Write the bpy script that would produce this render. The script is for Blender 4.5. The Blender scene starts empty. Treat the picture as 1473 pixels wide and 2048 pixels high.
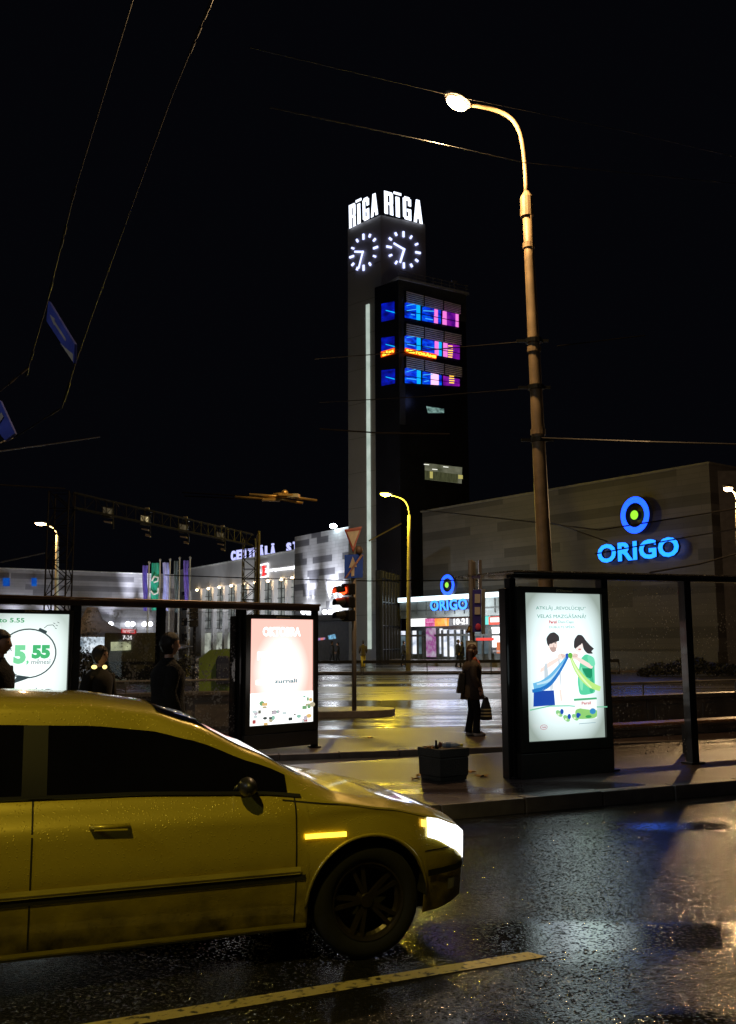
import bpy, bmesh, math, random
from mathutils import Vector, Matrix
R = math.radians
random.seed(7)
sc = bpy.context.scene
C = sc.collection

# ------------------------------------------------------------------ camera
FPX, PW, PH = 1900.0, 1473.0, 2048.0
PITCH = math.atan(261 / FPX)
ROLL = R(0.3)
CAMP = Vector((0, 0, 1.7))
cam_d = bpy.data.cameras.new('camera')
cam = bpy.data.objects.new('camera', cam_d)
C.objects.link(cam)
cam.location = CAMP
cam_d.sensor_fit = 'VERTICAL'
cam_d.sensor_height = 36.0
cam_d.sensor_width = 36.0
cam_d.lens = 36.0 * FPX / PH
cam_d.clip_end = 3000
cam_d.clip_start = 0.05
CM = Matrix.Rotation(R(90) + PITCH, 3, 'X') @ Matrix.Rotation(-ROLL, 3, 'Z')
cam.rotation_euler = CM.to_euler()
sc.camera = cam

# ------------------------------------------------------------------ world / exposure
w = bpy.data.worlds.new('World')
sc.world = w
w.use_nodes = True
nt = w.node_tree
bg = nt.nodes['Background']
bg.inputs['Color'].default_value = (0.55, 0.6, 1.0, 1)
bg.inputs['Strength'].default_value = 0.0022
sc.view_settings.view_transform = 'Standard'
sc.view_settings.look = 'None'
sc.view_settings.exposure = 0
sc.view_settings.gamma = 1
sc.render.engine = 'CYCLES'
try:
    sc.cycles.max_bounces = 6
    sc.cycles.sample_clamp_indirect = 4
    sc.cycles.transparent_max_bounces = 16
except Exception:
    pass

# ------------------------------------------------------------------ pixel <-> world
def ray(u, v):
    d = Vector(((u - PW / 2) / FPX, -(v - PH / 2) / FPX, -1.0))
    return CM @ d
def at(u, v, Y):
    d = ray(u, v)
    return CAMP + d * (Y / d.y)
def onz(u, v, z):
    d = ray(u, v)
    return CAMP + d * ((z - CAMP.z) / d.z)
class Plane:
    def __init__(s, A, B):                    # vertical plane through A and B (left to right as seen)
        s.o = Vector((A.x, A.y, 0))
        s.r = (Vector((B.x, B.y, 0)) - s.o)
        s.len = s.r.length
        s.r.normalize()
        s.n = Vector((s.r.y, -s.r.x, 0))      # toward the camera
        s.u = Vector((0, 0, 1))
    def px(s, u, v, c=0.0):
        d = ray(u, v)
        t = (s.o + s.n * c - CAMP).dot(s.n) / d.dot(s.n)
        return CAMP + d * t
    def p(s, a, b, c=0.0):
        return s.o + s.r * a + s.u * b + s.n * c
    def ab(s, P):
        q = P - s.o
        return q.dot(s.r), q.z
    def a_of(s, u, v=1285):
        return s.ab(s.px(u, v))[0]
def bil(q, x, y):                             # q = bl, br, tr, tl
    return (q[0] * (1 - x) + q[1] * x) * (1 - y) + (q[3] * (1 - x) + q[2] * x) * y

# ------------------------------------------------------------------ materials
def lin(r, g, b):
    f = lambda c: (c / 12.92 if c <= 0.04045 else ((c + 0.055) / 1.055) ** 2.4)
    return (f(r / 255.), f(g / 255.), f(b / 255.), 1)
_m = {}
def mat(name, col=(0.5, 0.5, 0.5), rough=0.6, metal=0.0, var=0.25, scale=3.0, bump=0.0, coat=0.0, spec=0.5, detail=5.0):
    if name in _m: return _m[name]
    m = bpy.data.materials.new(name); m.use_nodes = True
    n = m.node_tree.nodes; l = m.node_tree.links
    b = n['Principled BSDF']
    tc = n.new('ShaderNodeTexCoord'); no = n.new('ShaderNodeTexNoise')
    no.inputs['Scale'].default_value = scale; no.inputs['Detail'].default_value = detail
    l.new(tc.outputs['Object'], no.inputs['Vector'])
    rp = n.new('ShaderNodeValToRGB')
    rp.color_ramp.elements[0].position = 0.3; rp.color_ramp.elements[1].position = 0.7
    rp.color_ramp.elements[0].color = tuple(c * (1 - var) for c in col[:3]) + (1,)
    rp.color_ramp.elements[1].color = tuple(min(1, c * (1 + var)) for c in col[:3]) + (1,)
    l.new(no.outputs['Fac'], rp.inputs['Fac']); l.new(rp.outputs['Color'], b.inputs['Base Color'])
    b.inputs['Roughness'].default_value = rough; b.inputs['Metallic'].default_value = metal
    b.inputs['Coat Weight'].default_value = coat; b.inputs['Coat Roughness'].default_value = 0.05
    b.inputs['Specular IOR Level'].default_value = spec
    if bump:
        n2 = n.new('ShaderNodeTexNoise'); n2.inputs['Scale'].default_value = scale * 12; n2.inputs['Detail'].default_value = 4
        l.new(tc.outputs['Object'], n2.inputs['Vector'])
        bp = n.new('ShaderNodeBump'); bp.inputs['Strength'].default_value = bump; bp.inputs['Distance'].default_value = 0.02
        l.new(n2.outputs['Fac'], bp.inputs['Height']); l.new(bp.outputs['Normal'], b.inputs['Normal'])
    _m[name] = m
    return m
def em(col, strength=1.0, name=None):
    key = name or 'lit_%.3f_%.3f_%.3f_%.2f' % (col[0], col[1], col[2], strength)
    if key in _m: return _m[key]
    m = bpy.data.materials.new(key); m.use_nodes = True
    n = m.node_tree.nodes; l = m.node_tree.links
    b = n['Principled BSDF']
    b.inputs['Base Color'].default_value = (0.05, 0.05, 0.05, 1)
    b.inputs['Emission Color'].default_value = tuple(col[:3]) + (1,)
    b.inputs['Emission Strength'].default_value = strength
    b.inputs['Roughness'].default_value = 0.6; b.inputs['Specular IOR Level'].default_value = .2
    _m[key] = m
    return m
def em_noise(name, cols, strength, scale=1.5, stretch=(1, 1, 1)):
    if name in _m: return _m[name]
    m = bpy.data.materials.new(name); m.use_nodes = True
    n = m.node_tree.nodes; l = m.node_tree.links
    b = n['Principled BSDF']; b.inputs['Base Color'].default_value = (0.03, 0.03, 0.03, 1); b.inputs['Roughness'].default_value = 0.1
    tc = n.new('ShaderNodeTexCoord'); mp = n.new('ShaderNodeMapping'); no = n.new('ShaderNodeTexNoise'); rp = n.new('ShaderNodeValToRGB')
    mp.inputs['Scale'].default_value = stretch
    no.inputs['Scale'].default_value = scale; no.inputs['Detail'].default_value = 3
    l.new(tc.outputs['Object'], mp.inputs['Vector']); l.new(mp.outputs['Vector'], no.inputs['Vector']); l.new(no.outputs['Fac'], rp.inputs['Fac'])
    cr = rp.color_ramp
    k = len(cols)
    while len(cr.elements) < k: cr.elements.new(0.5)
    for i, c in enumerate(cols):
        cr.elements[i].position = 0.3 + 0.4 * i / (k - 1); cr.elements[i].color = tuple(c[:3]) + (1,)
    l.new(rp.outputs['Color'], b.inputs['Emission Color']); b.inputs['Emission Strength'].default_value = strength
    _m[name] = m
    return m
def wet(name, base, rough_dry, rough_wet, bump_near, scale_bump, puddle_scale, stretch, ang, puddle_lo=0.45, puddle_hi=0.6, midbump=0.0, bd=.004, keep=.07, grains=False):
    m = bpy.data.materials.new(name); m.use_nodes = True
    n = m.node_tree.nodes; l = m.node_tree.links
    b = n['Principled BSDF']
    tc = n.new('ShaderNodeTexCoord')
    mp = n.new('ShaderNodeMapping'); mp.inputs['Rotation'].default_value = (0, 0, -ang); mp.inputs['Scale'].default_value = (1.0 / stretch, 1, 1)
    l.new(tc.outputs['Object'], mp.inputs['Vector'])
    pn = n.new('ShaderNodeTexNoise'); pn.inputs['Scale'].default_value = puddle_scale; pn.inputs['Detail'].default_value = 4; pn.inputs['Roughness'].default_value = 0.45
    l.new(mp.outputs['Vector'], pn.inputs['Vector'])
    mr = n.new('ShaderNodeMapRange'); mr.inputs['From Min'].default_value = puddle_lo; mr.inputs['From Max'].default_value = puddle_hi; mr.interpolation_type = 'SMOOTHSTEP'
    l.new(pn.outputs['Fac'], mr.inputs['Value'])           # 1 = puddle
    an = n.new('ShaderNodeTexNoise'); an.inputs['Scale'].default_value = scale_bump; an.inputs['Detail'].default_value = 3; an.inputs['Roughness'].default_value = 0.7
    l.new(tc.outputs['Object'], an.inputs['Vector'])
    vo = n.new('ShaderNodeTexVoronoi'); vo.inputs['Scale'].default_value = scale_bump * 1.3
    l.new(tc.outputs['Object'], vo.inputs['Vector'])
    ad = n.new('ShaderNodeMath'); ad.operation = 'ADD'
    l.new(an.outputs['Fac'], ad.inputs[0]); l.new(vo.outputs['Distance'], ad.inputs[1])
    if grains:
        sp_ = n.new('ShaderNodeSeparateColor'); l.new(vo.outputs['Color'], sp_.inputs[0])
        gt = n.new('ShaderNodeMath'); gt.operation = 'GREATER_THAN'; gt.inputs[1].default_value = .72; l.new(sp_.outputs[0], gt.inputs[0])
        gm = n.new('ShaderNodeMath'); gm.operation = 'MULTIPLY'; l.new(gt.outputs[0], gm.inputs[0]); l.new(vo.outputs['Distance'], gm.inputs[1])
        g3 = n.new('ShaderNodeMath'); g3.operation = 'MULTIPLY'; g3.inputs[1].default_value = 5.0; l.new(gm.outputs[0], g3.inputs[0])
        l.new(g3.outputs[0], ad.inputs[1])
    inv = n.new('ShaderNodeMath'); inv.operation = 'MULTIPLY_ADD'; inv.inputs[1].default_value = -(1 - keep) * bump_near; inv.inputs[2].default_value = bump_near
    l.new(mr.outputs['Result'], inv.inputs[0])
    bp = n.new('ShaderNodeBump'); bp.inputs['Distance'].default_value = bd
    l.new(ad.outputs[0], bp.inputs['Height']); l.new(inv.outputs[0], bp.inputs['Strength'])
    mb = n.new('ShaderNodeTexNoise'); mb.inputs['Scale'].default_value = 2.2; mb.inputs['Detail'].default_value = 3
    l.new(mp.outputs['Vector'], mb.inputs['Vector'])
    bp2 = n.new('ShaderNodeBump'); bp2.inputs['Distance'].default_value = 0.05; bp2.inputs['Strength'].default_value = midbump
    l.new(mb.outputs['Fac'], bp2.inputs['Height']); l.new(bp.outputs['Normal'], bp2.inputs['Normal'])
    l.new(bp2.outputs['Normal'], b.inputs['Normal'])
    rr = n.new('ShaderNodeMapRange'); rr.inputs['To Min'].default_value = rough_dry; rr.inputs['To Max'].default_value = rough_wet
    l.new(mr.outputs['Result'], rr.inputs['Value']); l.new(rr.outputs['Result'], b.inputs['Roughness'])
    cr = n.new('ShaderNodeValToRGB')
    cr.color_ramp.elements[0].color = tuple(c * 0.55 for c in base) + (1,); cr.color_ramp.elements[1].color = tuple(c * 1.5 for c in base) + (1,)
    cr.color_ramp.elements[0].position = 0.3; cr.color_ramp.elements[1].position = 0.7
    l.new(an.outputs['Fac'], cr.inputs['Fac']); l.new(cr.outputs['Color'], b.inputs['Base Color'])
    b.inputs['Specular IOR Level'].default_value = 0.9
    _m[name] = m
    return m
def cladding(name, c1, c2, bw=7.0, rh=0.8, rough=0.45, thr=0.5, dirt=0.15):
    m = bpy.data.materials.new(name); m.use_nodes = True
    n = m.node_tree.nodes; l = m.node_tree.links
    b = n['Principled BSDF']; uv = n.new('ShaderNodeUVMap')
    outs = []
    for k, (w_, o_) in enumerate(((bw, 0.0), (bw * 1.7, 3.3))):
        mp = n.new('ShaderNodeMapping'); mp.inputs['Location'].default_value = (o_ * 3, 0, 0)
        l.new(uv.outputs['UV'], mp.inputs['Vector'])
        br = n.new('ShaderNodeTexBrick'); br.inputs['Scale'].default_value = 1.0
        br.inputs['Brick Width'].default_value = w_; br.inputs['Row Height'].default_value = rh
        br.inputs['Mortar Size'].default_value = 0.0; br.offset = 0.37; br.squash = 0.7; br.squash_frequency = 3
        br.inputs['Color1'].default_value = (0, 0, 0, 1); br.inputs['Color2'].default_value = (1, 1, 1, 1)
        l.new(mp.outputs['Vector'], br.inputs['Vector']); outs.append(br)
    mx = n.new('ShaderNodeMath'); mx.operation = 'ADD'
    l.new(outs[0].outputs['Color'], mx.inputs[0]); l.new(outs[1].outputs['Color'], mx.inputs[1])
    rp = n.new('ShaderNodeValToRGB'); cr = rp.color_ramp; cr.interpolation = 'CONSTANT'
    mh = n.new('ShaderNodeMath'); mh.operation = 'MULTIPLY'; mh.inputs[1].default_value = 0.5
    l.new(mx.outputs[0], mh.inputs[0]); l.new(mh.outputs[0], rp.inputs['Fac'])
    cr.elements[0].color = tuple(c2) + (1,); cr.elements[1].position = thr; cr.elements[1].color = tuple(c1) + (1,)
    e = cr.elements.new(min(0.95, thr + 0.22)); e.color = tuple(c * 0.86 for c in c1) + (1,)
    # joints of the panels
    jb = n.new('ShaderNodeTexBrick'); jb.inputs['Scale'].default_value = 1.0; jb.inputs['Brick Width'].default_value = 2.4
    jb.inputs['Row Height'].default_value = rh / 2; jb.inputs['Mortar Size'].default_value = 0.022
    jb.inputs['Color1'].default_value = (1, 1, 1, 1); jb.inputs['Color2'].default_value = (0.9, 0.9, 0.9, 1); jb.inputs['Mortar'].default_value = (0.78, 0.78, 0.78, 1)
    l.new(uv.outputs['UV'], jb.inputs['Vector'])
    mu = n.new('ShaderNodeMix'); mu.data_type = 'RGBA'; mu.blend_type = 'MULTIPLY'; mu.inputs['Factor'].default_value = 1.0
    l.new(rp.outputs['Color'], mu.inputs['A']); l.new(jb.outputs['Color'], mu.inputs['B'])
    no = n.new('ShaderNodeTexNoise'); no.inputs['Scale'].default_value = 0.8; no.inputs['Detail'].default_value = 6
    l.new(uv.outputs['UV'], no.inputs['Vector'])
    mr = n.new('ShaderNodeMapRange'); mr.inputs['To Min'].default_value = 1 - dirt * 2; mr.inputs['To Max'].default_value = 1 + dirt
    l.new(no.outputs['Fac'], mr.inputs['Value'])
    m2 = n.new('ShaderNodeMix'); m2.data_type = 'RGBA'; m2.blend_type = 'MULTIPLY'; m2.inputs['Factor'].default_value = 1.0
    l.new(mu.outputs['Result'], m2.inputs['A']); l.new(mr.outputs['Result'], m2.inputs['B'])
    l.new(m2.outputs['Result'], b.inputs['Base Color']); b.inputs['Roughness'].default_value = rough
    _m[name] = m
    return m
def glassmat(name, tint=(0.9, 0.95, 0.95), drops=0.5, dirt=0.06, dscale=60):
    m = bpy.data.materials.new(name); m.use_nodes = True
    n = m.node_tree.nodes; l = m.node_tree.links
    n.remove(n['Principled BSDF']); out = n['Material Output']
    tr = n.new('ShaderNodeBsdfTransparent'); tr.inputs['Color'].default_value = tuple(tint) + (1,)
    gl = n.new('ShaderNodeBsdfGlossy'); gl.inputs['Roughness'].default_value = 0.03
    df = n.new('ShaderNodeBsdfTranslucent'); df.inputs['Color'].default_value = (0.5, 0.5, 0.5, 1)
    df2 = n.new('ShaderNodeBsdfDiffuse'); df2.inputs['Color'].default_value = (0.5, 0.5, 0.5, 1)
    ds = n.new('ShaderNodeMixShader'); ds.inputs['Fac'].default_value = 0.5
    l.new(df.outputs[0], ds.inputs[1]); l.new(df2.outputs[0], ds.inputs[2])
    fr = n.new('ShaderNodeFresnel'); fr.inputs['IOR'].default_value = 1.45
    m1 = n.new('ShaderNodeMixShader'); l.new(fr.outputs[0], m1.inputs['Fac']); l.new(tr.outputs[0], m1.inputs[1]); l.new(gl.outputs[0], m1.inputs[2])
    tc = n.new('ShaderNodeTexCoord')
    vo = n.new('ShaderNodeTexVoronoi'); vo.inputs['Scale'].default_value = dscale
    l.new(tc.outputs['Object'], vo.inputs['Vector'])
    no = n.new('ShaderNodeTexNoise'); no.inputs['Scale'].default_value = 3.5; no.inputs['Detail'].default_value = 5
    l.new(tc.outputs['Object'], no.inputs['Vector'])
    th = n.new('ShaderNodeMapRange'); th.inputs['From Min'].default_value = 0.32; th.inputs['From Max'].default_value = 0.62
    th.inputs['To Min'].default_value = 0.0; th.inputs['To Max'].default_value = drops
    l.new(no.outputs['Fac'], th.inputs['Value'])
    ls = n.new('ShaderNodeMath'); ls.operation = 'LESS_THAN'
    l.new(vo.outputs['Distance'], ls.inputs[0]); l.new(th.outputs['Result'], ls.inputs[1])
    sc_ = n.new('ShaderNodeMath'); sc_.operation = 'MULTIPLY_ADD'; sc_.inputs[1].default_value = 0.55; sc_.inputs[2].default_value = dirt
    l.new(ls.outputs[0], sc_.inputs[0])
    m2 = n.new('ShaderNodeMixShader'); l.new(sc_.outputs[0], m2.inputs['Fac']); l.new(m1.outputs[0], m2.inputs[1]); l.new(ds.outputs[0], m2.inputs[2])
    l.new(m2.outputs[0], out.inputs['Surface'])
    _m[name] = m
    return m

# ------------------------------------------------------------------ mesh building
def tag(o, label=None, cat=None, group=None, kind=None):
    if label: o['label'] = label
    if cat: o['category'] = cat
    if group: o['group'] = group
    if kind: o['kind'] = kind
    return o
def empty(name, loc, label, cat, group=None):
    o = bpy.data.objects.new(name, None); C.objects.link(o); o.location = loc
    o.empty_display_size = 0.2
    return tag(o, label, cat, group)
def rootloc(p):
    while p.parent: p = p.parent
    return p.location.copy()
class MB:
    def __init__(s): s.v = []; s.f = []; s.mi = []
    def add(s, vs, fs, mi=0):
        k = len(s.v); s.v += [Vector(p) for p in vs]
        for f in fs: s.f.append([i + k for i in f]); s.mi.append(mi)
        return s
    def hexa(s, b, t, mi=0):                   # b, t: 4 pts each
        return s.add(list(b) + list(t), [(3, 2, 1, 0), (4, 5, 6, 7), (0, 1, 5, 4), (1, 2, 6, 5), (2, 3, 7, 6), (3, 0, 4, 7)], mi)
    def box(s, c, d, rz=0.0, mi=0):
        c = Vector(c); cx, sx = math.cos(rz), math.sin(rz); h = [x / 2 for x in d]
        def P(x, y, z): return (c.x + x * cx - y * sx, c.y + x * sx + y * cx, c.z + z)
        b = [P(-h[0], -h[1], -h[2]), P(h[0], -h[1], -h[2]), P(h[0], h[1], -h[2]), P(-h[0], h[1], -h[2])]
        t = [P(-h[0], -h[1], h[2]), P(h[0], -h[1], h[2]), P(h[0], h[1], h[2]), P(-h[0], h[1], h[2])]
        return s.hexa(b, t, mi)
    def fbox(s, pl, a0, a1, b0, b1, c0, c1, mi=0):
        q = lambda a, b, c: pl.p(a, b, c)
        return s.hexa([q(a0, b0, c1), q(a1, b0, c1), q(a1, b0, c0), q(a0, b0, c0)], [q(a0, b1, c1), q(a1, b1, c1), q(a1, b1, c0), q(a0, b1, c0)], mi)
    def poly(s, pts, n, th, mi=0):              # polygon pts extruded back by th along -n
        pts = [Vector(p) for p in pts]; k = len(pts)
        vs = pts + [p - n * th for p in pts]
        fs = [tuple(range(k)), tuple(range(2 * k - 1, k - 1, -1))] + [(i, i + k, (i + 1) % k + k, (i + 1) % k) for i in range(k)]
        return s.add(vs, fs, mi)
    def pxq(s, pl, pts, c, th=0.05, mi=0):      # pixel polygon on a plane
        return s.poly([pl.px(u, v, c) for u, v in pts], pl.n, th, mi)
    def tube(s, pts, r, seg=8, mi=0, cap=True):
        pts = [Vector(p) for p in pts]; k = len(pts)
        rs = r if isinstance(r, (list, tuple)) else [r] * k
        vs = []; prev = None
        for i, p in enumerate(pts):
            d = (pts[min(i + 1, k - 1)] - pts[max(i - 1, 0)])
            if d.length < 1e-9: d = Vector((0, 0, 1))
            d.normalize()
            if prev is None:
                a = Vector((0, 0, 1)) if abs(d.z) < 0.9 else Vector((1, 0, 0))
                x = d.cross(a).normalized()
            else:
                x = (prev - d * prev.dot(d)).normalized()
            prev = x; y = d.cross(x)
            for j in range(seg):
                t = 2 * math.pi * j / seg
                vs.append(p + (x * math.cos(t) + y * math.sin(t)) * rs[i])
        fs = []
        for i in range(k - 1):
            for j in range(seg):
                j2 = (j + 1) % seg
                fs.append((i * seg + j, i * seg + j2, (i + 1) * seg + j2, (i + 1) * seg + j))
        if cap:
            fs.append(tuple(range(seg - 1, -1, -1))); fs.append(tuple((k - 1) * seg + j for j in range(seg)))
        return s.add(vs, fs, mi)
    def rings(s, rl, mi=0, cap=True):           # rl: list of rings (equal point counts)
        n = len(rl[0]); vs = [p for r_ in rl for p in r_]; fs = []
        for i in range(len(rl) - 1):
            for j in range(n):
                j2 = (j + 1) % n
                fs.append((i * n + j, i * n + j2, (i + 1) * n + j2, (i + 1) * n + j))
        if cap:
            fs.append(tuple(range(n - 1, -1, -1))); fs.append(tuple((len(rl) - 1) * n + j for j in range(n)))
        return s.add(vs, fs, mi)
    def ell(s, c, r, seg=12, rg=8, mi=0, M=None):
        c = Vector(c); vs = []; fs = []
        for i in range(rg + 1):
            th = math.pi * i / rg
            for j in range(seg):
                ph = 2 * math.pi * j / seg
                p = Vector((r[0] * math.sin(th) * math.cos(ph), r[1] * math.sin(th) * math.sin(ph), r[2] * math.cos(th)))
                if M: p = M @ p
                vs.append(c + p)
        for i in range(rg):
            for j in range(seg):
                j2 = (j + 1) % seg
                fs.append((i * seg + j, (i + 1) * seg + j, (i + 1) * seg + j2, i * seg + j2))
        return s.add(vs, fs, mi)
    def build(s, name, mats, parent=None, uvpl=None, smooth=False, bevel=0.0, loc=None):
        if not isinstance(mats, (list, tuple)): mats = [mats]
        o0 = rootloc(parent) if parent else (Vector(loc) if loc is not None else Vector((0, 0, 0)))
        me = bpy.data.meshes.new(name)
        me.from_pydata([tuple(p - o0) for p in s.v], [], s.f)
        for m in mats: me.materials.append(m)
        for i, p in enumerate(me.polygons): p.material_index = s.mi[i]
        bm = bmesh.new(); bm.from_mesh(me)
        bmesh.ops.remove_doubles(bm, verts=bm.verts, dist=1e-5)
        bmesh.ops.recalc_face_normals(bm, faces=bm.faces)
        bm.to_mesh(me); bm.free()
        if uvpl:
            uvl = me.uv_layers.new(name='uv')
            for lp in me.loops:
                P = me.vertices[lp.vertex_index].co + o0
                uvl.data[lp.index].uv = ((P - uvpl.o).dot(uvpl.r) + (P - uvpl.o).dot(uvpl.n) * 0.7, P.z)
        if smooth:
            for p in me.polygons: p.use_smooth = True
        o = bpy.data.objects.new(name, me); C.objects.link(o)
        if parent: o.parent = parent
        elif loc is not None: o.location = loc
        if bevel:
            md = o.modifiers.new('bevel', 'BEVEL'); md.width = bevel; md.segments = 2; md.limit_method = 'ANGLE'
        return o
def text_pts(body, spacing=1.0, bold=0.0, res=3):
    cu = bpy.data.curves.new('t', 'FONT'); cu.body = body; cu.resolution_u = res; cu.offset = bold; cu.space_character = spacing
    o = bpy.data.objects.new('t', cu); C.objects.link(o)
    dg = bpy.context.evaluated_depsgraph_get()
    me = bpy.data.meshes.new_from_object(o.evaluated_get(dg))
    vs = [v.co.copy() for v in me.vertices]; fs = [tuple(p.vertices) for p in me.polygons]
    bpy.data.objects.remove(o); bpy.data.curves.remove(cu); bpy.data.meshes.remove(me)
    return vs, fs
def text_quad(mb, body, q, n, th=0.02, mi=0, spacing=1.0, bold=0.0, c=0.0, side_mi=None):
    vs, fs = text_pts(body, spacing, bold)
    if not vs: return mb
    x0 = min(v.x for v in vs); x1 = max(v.x for v in vs); y0 = min(v.y for v in vs); y1 = max(v.y for v in vs)
    front = [bil(q, (v.x - x0) / (x1 - x0), (v.y - y0) / (y1 - y0)) + n * c for v in vs]
    mb.add(front, fs, mi)
    if th:
        cnt = {}
        for f in fs:
            for i in range(len(f)):
                e = (f[i], f[(i + 1) % len(f)]); k = tuple(sorted(e))
                cnt.setdefault(k, []).append(e)
        back = [p - n * th for p in front]; k0 = len(front)
        sf = []
        for k, es in cnt.items():
            if len(es) == 1:
                a, b = es[0]; sf.append((b, a, a + k0, b + k0))
        mb.add(front + back, sf, mi if side_mi is None else side_mi)
    return mb
def point_light(name, loc, power, col, size=0.1, parent=None, kind='POINT', direc=None, angle=150, blend=0.6):
    ld = bpy.data.lights.new(name, kind); ld.energy = power; ld.color = col[:3]; ld.shadow_soft_size = size
    o = bpy.data.objects.new(name, ld); C.objects.link(o)
    if kind == 'SPOT':
        ld.spot_size = R(angle); ld.spot_blend = blend
        d = Vector(direc).normalized(); o.rotation_euler = d.to_track_quat('-Z', 'Y').to_euler()
    if parent:
        o.parent = parent; o.location = Vector(loc) - rootloc(parent)
    else: o.location = loc
    return o

SODIUM = (1.0, 0.64, 0.30); YELLOW = (1.0, 0.72, 0.05)
M_dark = mat('dark_metal', (0.012, 0.013, 0.012), 0.35, 0.3, coat=0.3)
M_grey = mat('grey_steel', (0.30, 0.29, 0.27), 0.45, 0.6)
M_black = mat('black_plastic', (0.012, 0.012, 0.012), 0.4)
M_conc = mat('concrete', (0.26, 0.23, 0.19), 0.6, bump=0.3, scale=2.0)
M_kerb = mat('granite_kerb', (0.14, 0.12, 0.11), 0.35, scale=6, bump=0.4)
M_wire = mat('wire', (0.016, 0.013, 0.011), 0.45, 0.6)
M_white = mat('white_paint', (0.75, 0.75, 0.72), 0.4)
M_skin = mat('skin', (0.50, 0.28, 0.19), 0.5, var=0.06)
M_hair = mat('dark_hair', (0.012, 0.007, 0.005), 0.45, var=0.4, scale=40, bump=0.4)

# ================================================================== GROUND
ANG = R(22.5)
def gline(A, B, ext=60):
    d = (B - A); d.z = 0; d.normalize()
    return A - d * ext, B + d * ext, d
K0 = onz(900, 1640, 0); K1 = onz(1473, 1588, 0)
KA, KB, KD = gline(K0, K1, 45)
KN = Vector((-KD.y, KD.x, 0))                    # away from the camera
ROADANG = math.atan2(KD.y, KD.x)
M_road = wet('wet_asphalt', (0.011, 0.0105, 0.010), 0.125, 0.06, 1.0, 60, 0.6, 4.5, ROADANG, 0.52, 0.64, 0.03, bd=.0038, keep=.22, grains=True)
M_far = wet('wet_square', (0.04, 0.038, 0.036), 0.32, 0.13, 0.45, 26, 0.30, 9.0, R(4), 0.42, 0.62, 0.9)
M_pave = wet('wet_paving', (0.038, 0.024, 0.022), 0.36, 0.14, 0.9, 60, 0.8, 3.0, ROADANG, 0.52, 0.68, 0.08)
g = MB(); g.add([(-600, -100, 0), (600, -100, 0), (600, 900, 0), (-600, 900, 0)], [(0, 1, 2, 3)])
tag(g.build('ground', M_far), kind='structure')
rd = MB(); S = -KN * 14.5
rd.add([KA + S + Vector((0, 0, .004)), KB + S + Vector((0, 0, .004)), KB + Vector((0, 0, .004)), KA + Vector((0, 0, .004))], [(0, 1, 2, 3)])
tag(rd.build('road', M_road), kind='structure')
# lane line
L0 = onz(-60, 2098, 0); L1 = onz(1083, 1910, 0)
ld_ = (L1 - L0).normalized(); ln_ = Vector((-ld_.y, ld_.x, 0))
lm = MB(); lw = 0.055
def dash(a, b):
    z = Vector((0, 0, .008))
    lm.add([a - ln_ * lw + z, b - ln_ * lw + z, b + ln_ * lw - ld_ * 0.05 + z, a + ln_ * lw + z], [(0, 1, 2, 3)])
dash(L0 - ld_ * 1.0, L1)
dash(L1 + ld_ * 6, L1 + ld_ * 11); dash(L0 - ld_ * 12, L0 - ld_ * 7)
M_line = mat('worn_road_paint', (0.42, 0.34, 0.14), 0.5, var=0.35, scale=25, bump=0.3, detail=8)
_r = [n for n in M_line.node_tree.nodes if n.type == 'VALTORGB'][0].color_ramp
_r.elements[0].position = .36; _r.elements[0].color = (.035, .03, .02, 1); _r.elements[1].position = .46; _r.elements[1].color = (.46, .37, .14, 1)
tag(lm.build('lane_line', M_line), kind='structure')
# near platform
def strip(A, B, n, w0, w1, z0, z1, name, m, joints=0):
    mb = MB(); d = (B - A).normalized(); Ln = (B - A).length
    if joints:
        k = int(Ln / joints)
        for i in range(k):
            a = A + d * (Ln * i / k + 0.006); b = A + d * (Ln * (i + 1) / k - 0.006); j = random.uniform(-.004, .004); jz = random.uniform(-.006, .004)
            q = [a + n * (w0 + j), b + n * (w0 + j), b + n * w1, a + n * w1]
            mb.hexa([p + Vector((0, 0, z0)) for p in q], [p + Vector((0, 0, z1 + jz)) for p in q])
    else:
        q = [A + n * w0, B + n * w0, B + n * w1, A + n * w1]
        mb.hexa([p + Vector((0, 0, z0)) for p in q], [p + Vector((0, 0, z1)) for p in q])
    o = mb.build(name, m, bevel=0.012 if joints else 0)
    return tag(o, kind='structure')
strip(KA, KB, KN, 0.0, 0.16, -0.05, 0.15, 'kerb', M_kerb, 0.95)
strip(KA, KB, KN, 0.165, 3.55, -0.05, 0.143, 'pavement', M_pave)
# second platform (behind), riser facing us
Q0 = onz(640, 1519, 0); Q1 = onz(1473, 1490, 0)
QA, QB, QD = gline(Q0, Q1, 45); QN = Vector((-QD.y, QD.x, 0))
strip(QA, QB, QN, 0.0, 0.15, -0.05, 0.095, 'kerb', M_kerb, 0.9)
strip(QA, QB, QN, 0.155, 3.7, -0.05, 0.088, 'pavement', M_pave)
# far pavement before the shopping centre
strip(Vector((-60, 53, 0)), Vector((60, 53, 0)), Vector((0, 1, 0)), 0, 60, -0.05, 0.10, 'far_pavement', M_far)
strip(Vector((-60, 52.8, 0)), Vector((60, 52.8, 0)), Vector((0, 1, 0)), 0, 0.19, -0.05, 0.125, 'far_kerb', M_kerb)
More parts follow.
